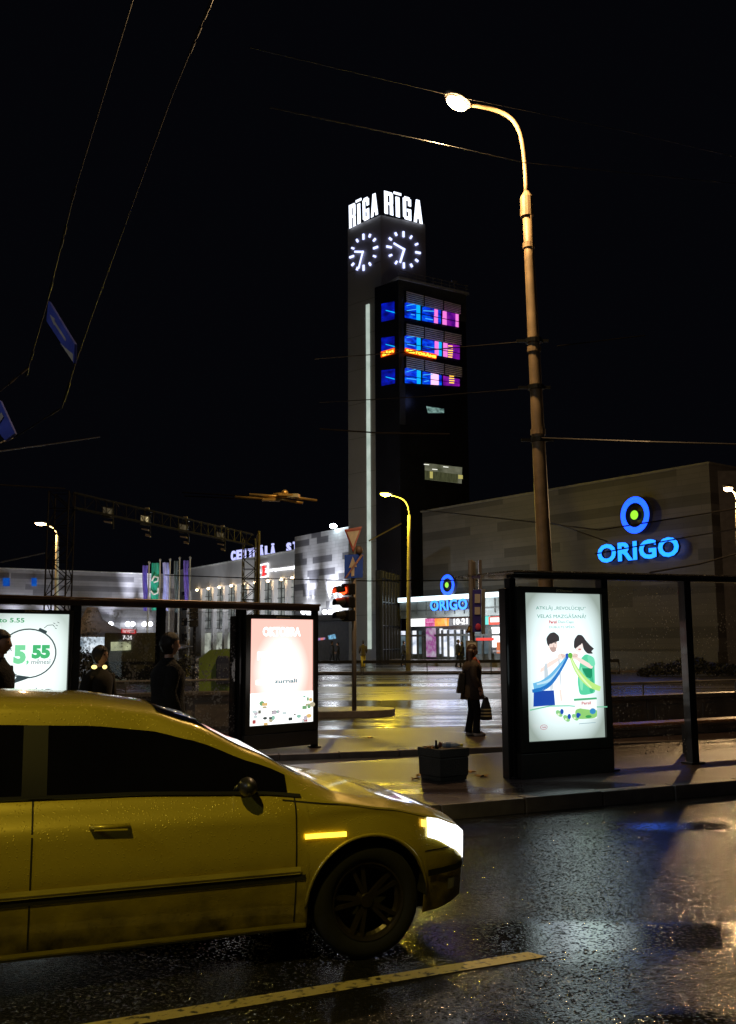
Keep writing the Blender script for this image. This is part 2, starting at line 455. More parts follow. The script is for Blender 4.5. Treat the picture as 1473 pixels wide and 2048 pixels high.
# traffic island with rounded tip
isl = MB(); tip = onz(800, 1432, 0); il = onz(560, 1436, 0)
di = (tip - il).normalized(); ni = Vector((-di.y, di.x, 0)); wI = 1.3
cI = tip - di * 0.9 + ni * wI * 0.5
pts = [il - di * 8]
for k in range(13):
    a = -math.pi / 2 + math.pi * k / 12
    pts.append(cI + di * math.cos(a) * 0.9 + ni * math.sin(a) * wI * 0.6)
pts.append(il - di * 8 + ni * wI * 1.2)
for sc_i, z1, mi in ((1.0, 0.14, 0),):
    top = [p + Vector((0, 0, z1)) for p in pts]
    isl.poly(top, Vector((0, 0, 1)), 0.19)
tag(isl.build('traffic_island', M_kerb, bevel=0.02), kind='structure')

# ================================================================== ORIGO centre
zO = at(845, 1025, 72).z
OA = at(845, 1025, 72); OB = onz(1418, 928, zO)
PO = Plane(OA, OB)
M_clad = cladding('banded_cladding', (0.085, 0.080, 0.085), (0.042, 0.039, 0.041), 7.5, 0.62, thr=0.40, rough=0.75)
mall = empty('shopping_centre', PO.p(PO.len / 2, 0, -5), 'long windowless shopping centre with banded grey cladding and big blue ring sign', 'building')
b = MB(); b.fbox(PO, 0, PO.len, 0, zO, -25, 0)
b.build('wall', M_clad, mall, uvpl=PO)
b = MB(); b.fbox(PO, -0.1, PO.len + .1, zO, zO + 0.12, -25, 0.12)
b.build('parapet', mat('coping', (0.10, 0.095, 0.09), 0.6), mall)
b = MB(); b.fbox(PO, -0.02, PO.len + .02, -.1, 1.1, -1, 0.15)
b.build('plinth', mat('dark_plinth', (0.06, 0.055, 0.05), 0.5), mall)
# return block, right of the long wall
PR = Plane(PO.p(PO.len + 0.02, 0, -0.8), onz(1540, 930, zO + 0.0))
b = MB(); b.fbox(PR, 0, 22, 0, zO - 0.3, -12, 0)
b.build('side_wall', mat('dark_side_wall', (0.08, 0.075, 0.085), 0.6), mall)
CY = em((0.01, 0.50, 3.0), 1.1); BL = em((0.005, 0.20, 3.2), 1.0)
M_ret = mat('sign_return', (0.02, 0.03, 0.10), 0.5)
def ring(mb, c, r_, u_, n_, ro, ri, th, mi, smi, sx=1.0, seg=40):
    fo = [c + (r_ * math.cos(t) * sx + u_ * math.sin(t)) * ro for t in [2 * math.pi * i / seg for i in range(seg)]]
    fi = [c + (r_ * math.cos(t) * sx + u_ * math.sin(t)) * ri for t in [2 * math.pi * i / seg for i in range(seg)]]
    bo = [p - n_ * th for p in fo]; bi = [p - n_ * th for p in fi]
    k = seg
    mb.add(fo + fi, [(i, (i + 1) % k, (i + 1) % k + k, i + k) for i in range(k)], mi)
    mb.add(fo + bo, [(i, i + k, (i + 1) % k + k, (i + 1) % k) for i in range(k)], smi)
    mb.add(fi + bi, [((i + 1) % k, (i + 1) % k + k, i + k, i) for i in range(k)], smi)
    mb.add(bo + bi, [((i + 1) % k, i, i + k, (i + 1) % k + k) for i in range(k)], smi)
def disc(mb, c, r_, u_, n_, ro, th, mi, smi, seg=24):
    fo = [c + (r_ * math.cos(t) + u_ * math.sin(t)) * ro for t in [2 * math.pi * i / seg for i in range(seg)]]
    mb.add(fo, [tuple(range(seg))], mi)
    bo = [p - n_ * th for p in fo]
    mb.add(fo + bo, [(i, i + seg, (i + 1) % seg + seg, (i + 1) % seg) for i in range(seg)], smi)
def origo_sign(pl, text_px, ring_c, ring_rv, c, parent, th=0.35, dotr=0.26):
    mb = MB(); q = [pl.px(u, v, c) for u, v in text_px]
    text_quad(mb, 'ORIGO', q, pl.n, th=th * 0.6, mi=0, side_mi=1, bold=0.035, spacing=1.06)
    mb.build('sign_letters', [CY, M_ret], parent)
    mb = MB(); cc = pl.px(ring_c[0], ring_c[1], c); top = pl.px(ring_c[0], ring_c[1] - ring_rv, c)
    ro = (top - cc).length; wd = (pl.px(ring_c[0] + ring_c[2], ring_c[1], c) - cc).length / ro
    ring(mb, cc, pl.r, pl.u, pl.n, ro, ro * 0.66, th, 0, 1, sx=wd)
    mb.build('sign_ring', [BL, M_ret], parent)
    mb = MB(); disc(mb, pl.px(ring_c[3], ring_c[4], c), pl.r, pl.u, pl.n, ro * dotr, th, 0, 1)
    mb.build('sign_dot', [em((0.32, 0.9, 0.03), 1.2), M_ret], parent)
origo_sign(PO, [(1196, 1127), (1359, 1112), (1357, 1072), (1195, 1090)], (1270, 1030, 29, 1269, 1030), 37, 0.6, mall, dotr=0.25)
origo_sign(PO, [(861, 1222), (936, 1219), (934, 1196), (860, 1201)], (895, 1170, 14, 894, 1170), 21, 1.6, mall, 0.3)
point_light('sign_light', PO.px(1275, 1090, 2.0), 60, (0.1, 0.25, 1.0), 0.8, mall)
# entrance zone (slightly proud of the wall)
c0 = 1.2
M_fas = mat('fascia_panel', (0.22, 0.25, 0.25), 0.3, 0.5, scale=1.0)
M_frm = mat('shopfront_frame', (0.10, 0.11, 0.11), 0.4, 0.4)
def zz(x, y): return (760 + x / 4.91, 1100 + y / 4.91)
aL = PO.ab(PO.px(802, 1285, c0))[0]; aR = PO.ab(PO.px(1036, 1285, c0))[0]
e = MB(); zt = PO.ab(PO.px(900, 1198, c0))[1]; zb_ = PO.ab(PO.px(900, 1234, c0))[1]
e.fbox(PO, aL, aR, zb_, zt, 0, c0)
# vertical panel joints
k = 12
e.build('fascia', M_fas, mall)
e = MB()
for i in range(k + 1):
    a = aL + (aR - aL) * i / k; e.fbox(PO, a - .03, a + .03, zb_ + .2, zt - .1, c0, c0 + .05)
e.fbox(PO, aL, aR, zb_ + .5, zb_ + .6, c0, c0 + .06)
e.build('fascia_trim', M_frm, mall)
e = MB(); e.fbox(PO, aL, aR, zt - 0.05, zt + 0.28, c0 + .06, c0 + .25)
e.build('light_strip', em((0.75, 0.92, 1.0), 2.2), mall)
e = MB(); e.fbox(PO, aL, aR, 0.0, zb_, -3, 0.25)
e.build('shopfront_back', M_frm, mall)
# sign boxes row
def box_px(name, x0, x1, y0, y1, m, c=c0 + .2, th=.25):
    e = MB(); P = [PO.px(*zz(x, y), c) for x, y in ((x0, y1), (x1, y1), (x1, y0), (x0, y0))]
    a0, b0 = PO.ab(P[0]); a1, b1 = PO.ab(P[2])
    e.fbox(PO, a0, a1, b0, b1, c - th, c); return e.build(name, m, mall), (a0, a1, b0, b1, c)
box_px('sign_box', 288, 437, 672, 752, em((1, 1, 1), 1.6))
box_px('sign_box', 445, 535, 672, 750, em_noise('pink_sign', [lin(170, 40, 110), lin(225, 120, 180)], 1.2, 3))
box_px('sign_box', 540, 660, 670, 748, em_noise('orange_sign', [lin(250, 120, 20), lin(255, 190, 60)], 1.3, 2))
box_px('sign_box', 678, 905, 668, 745, mat('hours_panel', (0.10, 0.10, 0.11), 0.5))
box_px('sign_box', 1030, 1060, 650, 733, em(lin(90, 230, 220), 1.1))
box_px('sign_box', 1070, 1245, 650, 733, em(lin(245, 60, 20), 1.3))
e = MB(); q = [PO.px(*zz(x, y), c0 + .24) for x, y in ((725, 735), (860, 728), (860, 668), (725, 675))]
text_quad(e, '10-21', q, PO.n, th=.05, bold=.03); e.build('sign_lettering', em((1, 1, 1), 1.6), mall)
e = MB(); q = [PO.px(*zz(x, y), c0 + .24) for x, y in ((1085, 702), (1235, 698), (1235, 676), (1085, 680))]
text_quad(e, 'SWEDBANK', q, PO.n, th=.04, bold=.03) if False else e.fbox(PO, PO.ab(q[0])[0], PO.ab(q[1])[0], PO.ab(q[0])[1] + .25, PO.ab(q[3])[1] - .2, c0 + .2, c0 + .24)
e.build('sign_lettering', em((1, .95, .9), 1.6), mall)
e = MB(); q = [PO.px(*zz(x, y), c0 + .24) for x, y in ((455, 722), (528, 722), (528, 695), (455, 697))]
text_quad(e, 'NEW', q, PO.n, th=.04, bold=.03) if False else e.fbox(PO, PO.ab(q[0])[0], PO.ab(q[1])[0], PO.ab(q[0])[1] + .1, PO.ab(q[3])[1] - .1, c0 + .2, c0 + .23)
e.build('sign_lettering', em((1, .8, .95), 1.3), mall)
e = MB(); e.fbox(PO, aL - 1, aR + 1, 0.0, .46, 0.2, 3.2); e.build('entrance_step', M_kerb, mall, bevel=.02)
# glazing panes (x0,x1,y0,y1,colour,strength)
shop = em_noise('shop_interior', [lin(150, 165, 185), lin(235, 240, 255), lin(255, 255, 255)], 1.1, 0.9, (1, 1, 2))
shop2 = em_noise('shop_dim', [lin(40, 55, 62), lin(110, 130, 140)], 0.9, 0.8)
panes = [(205, 262, 795, 835, shop), (205, 262, 845, 1020, shop2), (318, 372, 792, 835, shop), (318, 372, 842, 1020, shop), (376, 420, 792, 1020, shop2),
         (588, 612, 770, 820, shop), (588, 612, 828, 1020, shop), (622, 668, 780, 820, shop), (622, 668, 828, 1045, shop), (680, 742, 782, 822, shop),
         (747, 798, 782, 822, shop), (680, 740, 828, 1048, shop), (743, 800, 828, 1048, shop), (825, 852, 782, 822, shop), (825, 852, 828, 1048, shop2), (858, 905, 782, 1020, shop),
         (940, 1010, 790, 1020, shop2), (1015, 1072, 780, 1020, shop2), (1100, 1210, 755, 955, em((1, 1, 1), 1.8)), (1214, 1252, 755, 950, em_noise('poster_mix', [lin(250, 250, 255), lin(230, 90, 30), lin(60, 60, 60)], 1.0, 2.5))]
for (x0, x1, y0, y1, m) in panes:
    box_px('window_pane', x0, x1, y0, y1, m, c=0.3, th=.04)
e = MB()
for x in (200, 266, 312, 374, 424, 574, 616, 674, 743, 804, 856, 910, 1012, 1080, 1092, 1212):
    a = PO.ab(PO.px(*zz(x, 900), .35))[0]; e.fbox(PO, a - .07, a + .07, .1, zb_ - .9, .25, .42)
a0 = aL; e.fbox(PO, a0, aR, zb_ - 1.35, zb_ - 1.2, .25, .43); e.fbox(PO, a0, aR, 0.1, .45, .25, .44)
e.build('shopfront_mullions', M_frm, mall)
box_px('vertical_banner', 457, 525, 765, 1050, em_noise('banner_mauve', [lin(205, 200, 215), lin(160, 70, 150), lin(215, 205, 220)], .75, 1.1), c=.5)
box_px('red_band', 945, 1100, 862, 890, em(lin(235, 50, 40), 1.2), c=.5)
box_px('orange_poster', 1148, 1205, 905, 1015, em(lin(235, 120, 60), .8), c=.5)
box_px('black_panel', 1100, 1255, 958, 1015, mat('panel_dark', (.03, .03, .03), .3), c=.48)
e = MB(); q = [PO.px(*zz(x, y), .52) for x, y in ((1110, 1003), (1250, 1003), (1250, 982), (1110, 984))]
text_quad(e, 'STOROUNO', q, PO.n, th=.02); e.build('panel_lettering', em((.8, .8, .85), .6), mall)
for u in (830, 880, 930, 985):
    point_light('canopy_light', PO.px(u, 1205, 2.4), 38, (0.85, 0.93, 1.0), 0.5, mall)
for u in (860, 905, 960):
    p_ = PO.px(u, 1285, 2.6); p_.z = 3.2
    point_light('shop_light', p_, 110, (0.92, 0.94, 1.0), 0.9, mall)
# ================================================================== clock TOWER
TC = at(762, 430, 80); zT = TC.z
TL = onz(696, 457, zT); TR = onz(851, 449, zT)
P1 = Plane(TL, TC); P2 = Plane(TC, TR)
tower = empty('clock_tower', Vector((TC.x, TC.y + 2, 0)), 'tall slim concrete clock tower with lit RĪGA letters and two glowing clock faces', 'tower')
M_tow = mat('tower_concrete', (0.22, 0.21, 0.21), 0.6, scale=0.25, var=0.12, bump=0.15, detail=8)
b4 = P1.p(0, 0, 0) + (TR - TC)
base = [Vector((p.x, p.y, 0)) for p in (TL, TC, TR, b4)]
b = MB(); b.hexa(base, [p + Vector((0, 0, zT)) for p in base]); b.build('shaft', M_tow, tower)
b = MB()
for zq in [4 + i * 3.1 for i in range(11)]:
    b = MB(); b.fbox(P1, 0.0, P1.len, zq, zq + .03, -.05, .012); b.build('joint_line', mat('joint', (.08, .075, .07), .8), tower)
b = MB(); aS0, _ = P1.ab(P1.px(733.5, 900, .12)); zs1 = P1.ab(P1.px(736.5, 608, .12))[1]; zs0 = P1.ab(P1.px(739, 1298, .12))[1]
b.fbox(P1, aS0, aS0 + .36, zs0, zs1, 0, .12); b.build('light_strip', em_noise('strip_light', [(0.45, .55, .48), (0.62, .72, .64)], .8, 1.2), tower)
WH = em((0.80, 0.86, 1.0), 2.0, 'white_letters')
for body_q, pl in (([(699, 457), (756, 428), (755, 384), (698, 411)], P1), ([(770, 426), (846, 448), (845, 402), (769, 381)], P2)):
    q = [pl.px(u, v, .25) for u, v in body_q]
    cells = {'R': (0.0, .225), 'I': (.295, .395), 'G': (.485, .70), 'A': (.765, 1.0)}
    shp = {'R': [[(0, 0), (.38, 0), (.38, 1), (0, 1)], [(.40, .84), (.86, .84), (.86, 1), (.40, 1)], [(.62, .52), (1, .52), (1, .92), (.88, 1), (.88, .84), (.62, .84)], [(.40, .42), (.92, .42), (.98, .50), (.40, .52)], [(.62, 0), (1, 0), (.98, .42), (.62, .42)]],
           'I': [[(0, 0), (1, 0), (1, .88), (0, .88)], [(-.5, .98), (1.5, .98), (1.5, 1.08), (-.5, 1.08)]],
           'G': [[(0, .08), (.38, .08), (.38, .92), (0, .92)], [(.10, .84), (.90, .84), (.80, 1), (.20, 1)], [(.10, .14), (.90, .14), (.80, 0), (.20, 0)], [(.64, .62), (1, .62), (1, .92), (.64, .92)], [(.64, .0), (1, .0), (1, .48), (.64, .48)], [(.48, .36), (.64, .36), (.64, .48), (.48, .48)]],
           'A': [[(0, 0), (.34, 0), (.60, 1), (.30, 1)], [(.66, 0), (1, 0), (.70, 1), (.40, 1)], [(.28, .18), (.72, .18), (.68, .32), (.32, .32)]]}
    for ch, (x0, x1) in cells.items():
        m_ = MB()
        for pg in shp[ch]: m_.poly([bil(q, x0 + (x1 - x0) * x, y) for x, y in pg], pl.n, .05)
        m_.build('sign_letter', WH, tower)
    m_ = MB()
    m_ = MB()
    for k in range(5):
        p0 = bil(q, .05 + k * .22, 0) - pl.n * .3; m_.tube([Vector((p0.x, p0.y, zT - .1)), Vector((p0.x, p0.y, p0.z + 1.6))], .04, 5)
    m_.build('letter_bracket', M_dark, tower)
CLK = em((0.50, 0.55, 1.0), 2.2, 'clock_light')
def clock(pl, cu, cv, rad, hands):
    c_ = pl.px(cu, cv, .15)
    for k in range(12):
        t = R(30 * k); long = k % 3 == 0
        r0 = rad * (0.70 if long else 0.80); hw = .085
        d = pl.r * math.sin(t) + pl.u * math.cos(t); s_ = pl.r * math.cos(t) - pl.u * math.sin(t)
        r1 = rad if long else rad * 0.98
        m_ = MB(); m_.poly([c_ + d * r0 - s_ * hw, c_ + d * r0 + s_ * hw, c_ + d * r1 + s_ * hw, c_ + d * r1 - s_ * hw], pl.n, .12); m_.build('clock_mark', CLK, tower)
    for (hu, hv, hw) in hands:
        m_ = MB(); e_ = pl.px(hu, hv, .2); c2 = c_ + pl.n * .06; d = (e_ - c2).normalized(); s_ = d.cross(pl.n)
        m_.poly([c2 - d * .1 - s_ * hw, c2 - d * .1 + s_ * hw, e_ + s_ * hw * .9, e_ - s_ * hw * .9], pl.n, .06)
        m_.build('clock_hand', CLK, tower)
clock(P1, 726.5, 504, 1.72, ((709, 503), (716.5, 537)) and ((709, 503, .09), (717, 537, .085)))
clock(P2, 808.5, 499, 1.72, ((788, 486, .09), (801, 525, .10)))
# glow of the letters on the tower: point lights added in front of the wall
point_light('letter_glow', P2.px(808, 470, 1.6), 4, (.35, .35, 1.0), .5, tower)
point_light('letter_glow', P1.px(730, 480, 1.6), 3, (.35, .35, 1.0), .5, tower)
# ================================================================== restaurant / office block
BC = at(797, 548, 77); zB = BC.z
BR = onz(931, 579, zB)
PB = Plane(BC, BR)
dirL = (TL - TC); dirL.z = 0; dirL.normalize()
BLc = BC + dirL * 2.7
PBL = Plane(BLc, BC)
office = empty('office_block', Vector((BC.x + 3, BC.y + 4, 0)), 'dark glazed office block beside the clock tower with blue and pink lit restaurant floors', 'building')
M_navy = mat('dark_glass_wall', (0.012, 0.013, 0.022), 0.25, 0.2, scale=.5)
bb = [Vector((p.x, p.y, 0)) for p in (BLc, BC, BR, BLc + (BR - BC))]
b = MB(); b.hexa(bb, [p + Vector((0, 0, zB - .5)) for p in bb]); b.build('wall', M_navy, office)
b = MB(); b.fbox(PB, -.15, PB.len + .25, zB - .5, zB - .3, -3, .25); b.build('roof', mat('roof_edge', (.3, .32, .38), .4), office)
b = MB()
for h in (.3, .62):
    b.tube([PB.p(-.1, zB - .3 + h, .1), PB.p(PB.len + .2, zB - .3 + h, .1)], .035, 5)
for k in range(9):
    a = PB.len * k / 8; b.tube([PB.p(a, zB - .3, .1), PB.p(a, zB + .34, .1)], .03, 5)
b.build('roof_railing', M_grey, office)
b = MB(); b.box(PB.p(PB.len * .83, zB + .5, 0), (.5, .2, .12), .5); b.tube([PB.p(PB.len * .83, zB - .3, 0), PB.p(PB.len * .83, zB + .5, 0)], .05, 5)
b.build('roof_floodlight', M_grey, office)
b = MB(); b.fbox(PB, .0, PB.len, zB - 3.0, zB - .52, 0, .08); b.build('fascia', mat('block_fascia', (.05, .055, .07), .5), office)
b = MB(); b.fbox(PB, -.02, .52, zB - 13, zB - 3, .0, .10); b.build('corner_pier', mat('pier', (.03, .032, .04), .5), office)
def tz(x, y): return (660 + x / 4.55, 350 + y / 4.55)
blue = em_noise('blue_interior', [(0, .005, .12), (0, .03, .75), (0.0, .16, 1.0)], 1.0, 1.4, (1, 1, 2.5))
cyan = em((0.0, .42, 1.0), 1.2); pink = em((1.0, .22, .8), 1.0); purp = em_noise('purple_interior', [(.05, .0, .22), (.35, .01, .5)], .8, 1.5)
dkb = em((0.0, .0, .10), .8)
rows = [((678, 1155), (1180, 1270), (1180, 1390), (678, 1300)), ((678, 1455), (1190, 1555), (1190, 1685), (678, 1585)), ((680, 1750), (1190, 1860), (1190, 1925), (680, 1895))]
louv = [((695, 1060), (1200, 1190), (1200, 1260), (695, 1150)), ((695, 1355), (1205, 1460), (1205, 1540), (695, 1450)), ((695, 1655), (1210, 1755), (1210, 1835), (695, 1745))]
def sub(q, x0, x1, y0=0., y1=1.):
    # q tl,tr,br,bl in zoom coords -> sub quad
    def P(x, y):
        t = (q[0][0] + (q[1][0] - q[0][0]) * x, q[0][1] + (q[1][1] - q[0][1]) * x)
        bt = (q[3][0] + (q[2][0] - q[3][0]) * x, q[3][1] + (q[2][1] - q[3][1]) * x)
        return tz(t[0] + (bt[0] - t[0]) * y, t[1] + (bt[1] - t[1]) * y)
    return [P(x0, y0), P(x1, y0), P(x1, y1), P(x0, y1)]
for ri, (rw, lv) in enumerate(zip(rows, louv)):
    segs = [(0, .22, blue), (.225, .29, cyan), (.33, .54, blue), (.55, .61, pink), (.62, .665, cyan if ri else blue), (.70, .77, pink), (.78, .93, purp), (.935, 1, pink if ri == 0 else purp)]
    if ri == 2: segs = [(0, .22, blue), (.225, .29, cyan), (.33, .47, blue), (.47, .61, em((1, .55, .9), 1.3)), (.62, .665, blue), (.70, 1, purp)]
    for (x0, x1, m) in segs:
        b = MB(); b.pxq(PB, sub(rw, x0, x1), .12, .08); b.build('window', m, office)
    b = MB()
    for xm in (0, .31, .68, 1.0): b.pxq(PB, sub(rw, xm - .008, xm + .008), .18, .12)
    b.pxq(PB, sub(rw, 0, 1, .52, .56), .19, .05); b.pxq(PB, sub(rw, 0, 1, .98, 1.05), .19, .05)
    b.build('window_frame', M_dark, office)
    b = MB()
    for y in [i / 5 for i in range(6)]:
        b.pxq(PB, sub(lv, 0, 1, y - .04, y + .05), .55, .06)
    b.build('louvre', mat('louvre', (.85, .88, .95), .5, 0), office)
    for xm in (0.0, .33, .68, 1.0):
        b = MB(); b.pxq(PB, sub(lv, xm - .006, xm + .006, -.1, 1.1), .6, .3); b.build('louvre_post', M_dark, office)
    point_light('room_light', PB.px(*sub(lv, .5, .5, 3.0, 3.0)[0], 2.2), 10, (.3, .4, 1.0), .5, office)
YO = em((1.0, .62, .05), 2.6); RO = em((1.0, .10, .0), 1.3)
b = MB(); b.pxq(PB, [tz(690, 1572), tz(975, 1632), tz(970, 1672), tz(685, 1612)], .30, .08); b.build('sign_board', RO, office)
b = MB(); text_quad(b, 'RESTORĀNS', [PB.px(*tz(*p), .36) for p in ((700, 1610), (968, 1665), (968, 1638), (702, 1577))], PB.n, th=.05, bold=.02); b.build('sign_lettering', YO, office)
for q in ([(470, 1172), (585, 1150), (585, 1310), (470, 1335)], [(470, 1482), (585, 1468), (585, 1580), (470, 1612)], [(470, 1778), (590, 1765), (590, 1895), (470, 1918)]):
    b = MB(); b.pxq(PBL, [tz(*p) for p in q], .06, .05); b.build('window', em_noise('blue_side', [(0, 0, .10), (0, .01, .55)], 1.0, 1.2, (1, 1, 2)), office)
    b = MB(); y = q[0][1] + 60; b.pxq(PBL, [tz(508, y - 5), tz(588, y + 14), tz(588, y + 24), tz(508, y + 2)], .10, .03); b.build('ceiling_light', cyan, office)
b = MB(); b.pxq(PBL, [tz(465, 1608), tz(586, 1572), tz(586, 1622), tz(465, 1658)], .12, .06); b.build('sign_board', RO, office)
b = MB(); text_quad(b, 'BĀRS', [PBL.px(*tz(*p), .17) for p in ((480, 1648), (580, 1617), (580, 1580), (480, 1612))], PBL.n, th=.04, bold=.02); b.build('sign_lettering', YO, office)
for (x0, y0, x1, y1) in ((700, 1190, 790, 1170), (700, 1235, 790, 1222), (850, 1235, 950, 1240), (700, 1478, 790, 1468), (705, 1540, 780, 1556), (850, 1560, 945, 1572), (700, 1790, 785, 1768), (700, 1850, 790, 1862), (850, 1820, 940, 1812), (740, 1268, 775, 1274), (870, 1305, 940, 1318), (860, 1880, 900, 1872)):
    b = MB(); b.pxq(PB, [tz(x0, y0 + 3), tz(x1, y1 + 3), tz(x1, y1 - 4), tz(x0, y0 - 4)], .15, .02); b.build('ceiling_light', em((.05, .45, 1.0), 1.1), office)
for (zr, rows_) in ((1540, 0),):
    for r_ in range(2):
        b = MB()
        y0 = 1565 + r_ * 0 + (0 if r_ == 0 else 300 * 0)
neon = em((1.0, .55, .05), 1.8)
for (cx, cy, k) in ((1100, 1600, 6), (1112, 1875, 4)):
    b = MB()
    for i in range(k):
        yy = cy - 50 + i * 20; b.pxq(PB, [tz(cx - 22, yy), tz(cx + 22 - 2 * abs(i - 2), yy + 4), tz(cx + 22 - 2 * abs(i - 2), yy + 11), tz(cx - 22, yy + 7)], .22, .03)
    b.build('neon_light', neon, office)
def oz(x, y): return (660 + x / 4.55, 760 + y / 4.55)
b = MB(); b.pxq(PB, [oz(880, 238), oz(1040, 262), oz(1040, 300), oz(895, 300)], .03, .05); b.build('window', em_noise('dim_office', [(.0, .02, .02), (.25, .42, .38)], .9, 2.5, (1, 1, 3)), office)
b = MB(); b.pxq(PB, [oz(866, 755), oz(1205, 795), oz(1200, 942), oz(868, 905)], .03, .05); b.build('window', em_noise('office_ceiling', [(.05, .055, .03), (.16, .16, .11)], 1.0, 1.0), office)
b = MB(); b.pxq(PB, [oz(868, 822), oz(1165, 858), oz(1165, 935), oz(870, 905)], .06, .05); b.build('window_blind', em_noise('blinds', [(.02, .022, .01), (.07, .075, .035)], 1.0, 3.0, (6, 6, .5)), office)
b = MB(); b.pxq(PB, [oz(912, 832), oz(938, 834), oz(938, 895), oz(912, 893)], .08, .04); b.pxq(PB, [oz(1172, 862), oz(1210, 866), oz(1210, 900), oz(1172, 898)], .08, .04)
b.build('lit_panel', em((.45, .40, .12), 1.0), office)
b = MB()
for (x, y) in ((880, 768), (955, 812), (1055, 790)): b.pxq(PB, [oz(x - 20, y - 4), oz(x + 25, y), oz(x + 25, y + 6), oz(x - 20, y + 2)], .08, .04)
b.build('ceiling_light', em((.9, .9, .8), 1.3), office)
# mirror-glass link between tower and mall (reflects the signs)
PG = Plane(at(766, 1300, 68.5), at(801, 1300, 73.5))
link = empty('glass_link', PG.p(3, 0, -1), 'low dark mirror glass link between clock tower and shopping centre entrance', 'building')
zg = PG.ab(PG.px(800, 1150))[1]
b = MB(); b.fbox(PG, 0, PG.len, 0, zg, -.5, -.1); b.build('glass_wall', mat('mirror_glass', (.02, .022, .03), .06, 0.0, coat=1.0, spec=1.0), link)
b = MB()
for i in range(7):
    a = PG.len * i / 6; b.fbox(PG, a - .05, a + .05, 0, zg, -.12, .03)
for h in (1.2, 2.9, 4.6, 6.3):
    if h < zg: b.fbox(PG, 0, PG.len, h - .03, h + .03, -.12, .0)
b.build('mullion', M_black, link)
# ================================================================== STATION
zS = at(590, 1103, 108).z
SB = at(592, 1103, 108); SA = onz(375, 1141, zS)
PS = Plane(SA, SB)
station = empty('railway_station', PS.p(PS.len / 2, 0, -4), 'long pale railway station hall with tall windows and roof letters', 'building')
M_pale = mat('pale_concrete', (.52, .52, .52), .6, scale=.4, var=.12)
b = MB(); b.fbox(PS, -2, PS.len + 2, 0, zS, -12, -.6); b.build('wall', M_pale, station)
zband = PS.ab(PS.px(500, 1166))[1]
b = MB(); b.fbox(PS, -2, PS.len + 2, zband, zS, -.6, .5); b.build('facade_band', M_pale, station)
b = MB(); b.fbox(PS, -2.1, PS.len + 2, zS, zS + .15, -12, .6); b.build('roof', M_white, station)
lamps_u = [405, 428, 450, 474, 498, 522, 548, 575, 597]
wm = em_noise('station_window', [(.03, .04, .045), (.16, .18, .17), (.34, .35, .33)], .8, .7, (1, 1, 1.5))
WARM = em((1, .72, .4), 9.0, 'warm_lamp')
for i, u in enumerate(lamps_u):
    a = PS.a_of(u, 1170)
    b = MB(); b.fbox(PS, a - .35, a + .25, 0, zband, -.6, .1); b.build('column', M_pale, station)
    P = PS.p(a - .05, zband - .15, .75)
    b = MB(); b.ell(P, (.2, .2, .16)); b.build('facade_lamp', WARM, station)
    point_light('facade_light', P + Vector((0, 0, -.25)), 26, (1, .66, .35), .12, station)
    if i < len(lamps_u) - 1:
        a2 = PS.a_of(lamps_u[i + 1], 1170)
        f = MB(); f.fbox(PS, a + .25, a2 - .35, 3.6, zband - .1, -.58, -.45); wf = f.build('window', wm, station)
        f = MB()
        for h in range(5): f.fbox(PS, a + .25, a2 - .35, 3.6 + h * 1.1, 3.68 + h * 1.1, -.45, -.36)
        for t in (.33, .66): x = a + .25 + (a2 - a - .6) * t; f.fbox(PS, x - .04, x + .04, 3.6, zband - .1, -.45, -.35)
        f.build('frame', M_dark, wf)
        f = MB(); f.fbox(PS, a + .3, a2 - .4, .3, 3.1, -.55, -.4); f.build('shop_window', em_noise('station_shop', [(.05, .06, .05), (.7, .75, .62)], .8, .6), station)
for u in (400, 455, 510, 565):  # unseen floodlights added to brighten the station band
    p = PS.px(u, 1150, 5.0); p.z = .4
    b = MB(); b.box(p, (.5, .3, .35), .3); b.build('added_floodlight', M_dark, station)
    point_light('added_flood', p + Vector((0, 0, .4)), 2600, (.9, .93, 1), .2, station, 'SPOT', PS.p(PS.a_of(u), zS - 1, 0) - p, 80, .8)
# roof letters "CENTRĀLĀ ST..."
WL = em((.50, .52, 1.0), 1.3, 'roof_letter')
xs = [(462, 'C'), (474, 'E'), (484, 'N'), (497, 'T'), (507, 'R'), (519, 'Ī'), (530, 'L'), (543, 'Ā'), (573, 'S'), (586, 'T')]
xs = [(462, 'C'), (473, 'E'), (483, 'N'), (496, 'T'), (506, 'R'), (518, 'Ā'), (530, 'L'), (541, 'Ā'), (573, 'S'), (586, 'T')]
for (u, ch) in xs:
    vb = 1122 - (u - 462) * 0.148; vt = vb - 20 - (3 if ch == 'Ā' else 0)
    m_ = MB(); text_quad(m_, ch, [PS.px(*p, .4) for p in ((u, vb), (u + 8, vb - 1), (u + 8, vt - 1), (u, vt))], PS.n, th=.15, bold=.04)
    m_.build('roof_letter', WL, station)
b = MB()
for u in range(462, 596, 9):
    p = PS.px(u, 1100, .2); b.tube([Vector((p.x, p.y, zS)), Vector((p.x, p.y, zS + 1.0))], .05, 4)
b.build('letter_frame', M_dark, station)
LG = em((.95, .95, 1), 2.2); RG = em((1, .02, .02), 1.6)
b = MB()
q0 = [(519, 1156), (536, 1152), (536, 1127), (519, 1131)]
for i in range(4):
    p0 = PS.px(*q0[i], .7); p1 = PS.px(*q0[(i + 1) % 4], .7); b.tube([p0, p1], .09, 6)
b.build('logo_frame', LG, station)
b = MB(); b.pxq(PS, [(524, 1131), (528, 1130), (530, 1138), (528, 1144), (530, 1152), (524, 1153), (526, 1143)], .7, .1); b.build('logo_bolt', RG, station)
b = MB(); text_quad(b, 'L', [PS.px(*p, .72) for p in ((519.5, 1147), (523, 1146), (523, 1137), (519.5, 1138))], PS.n, .05, bold=.02)
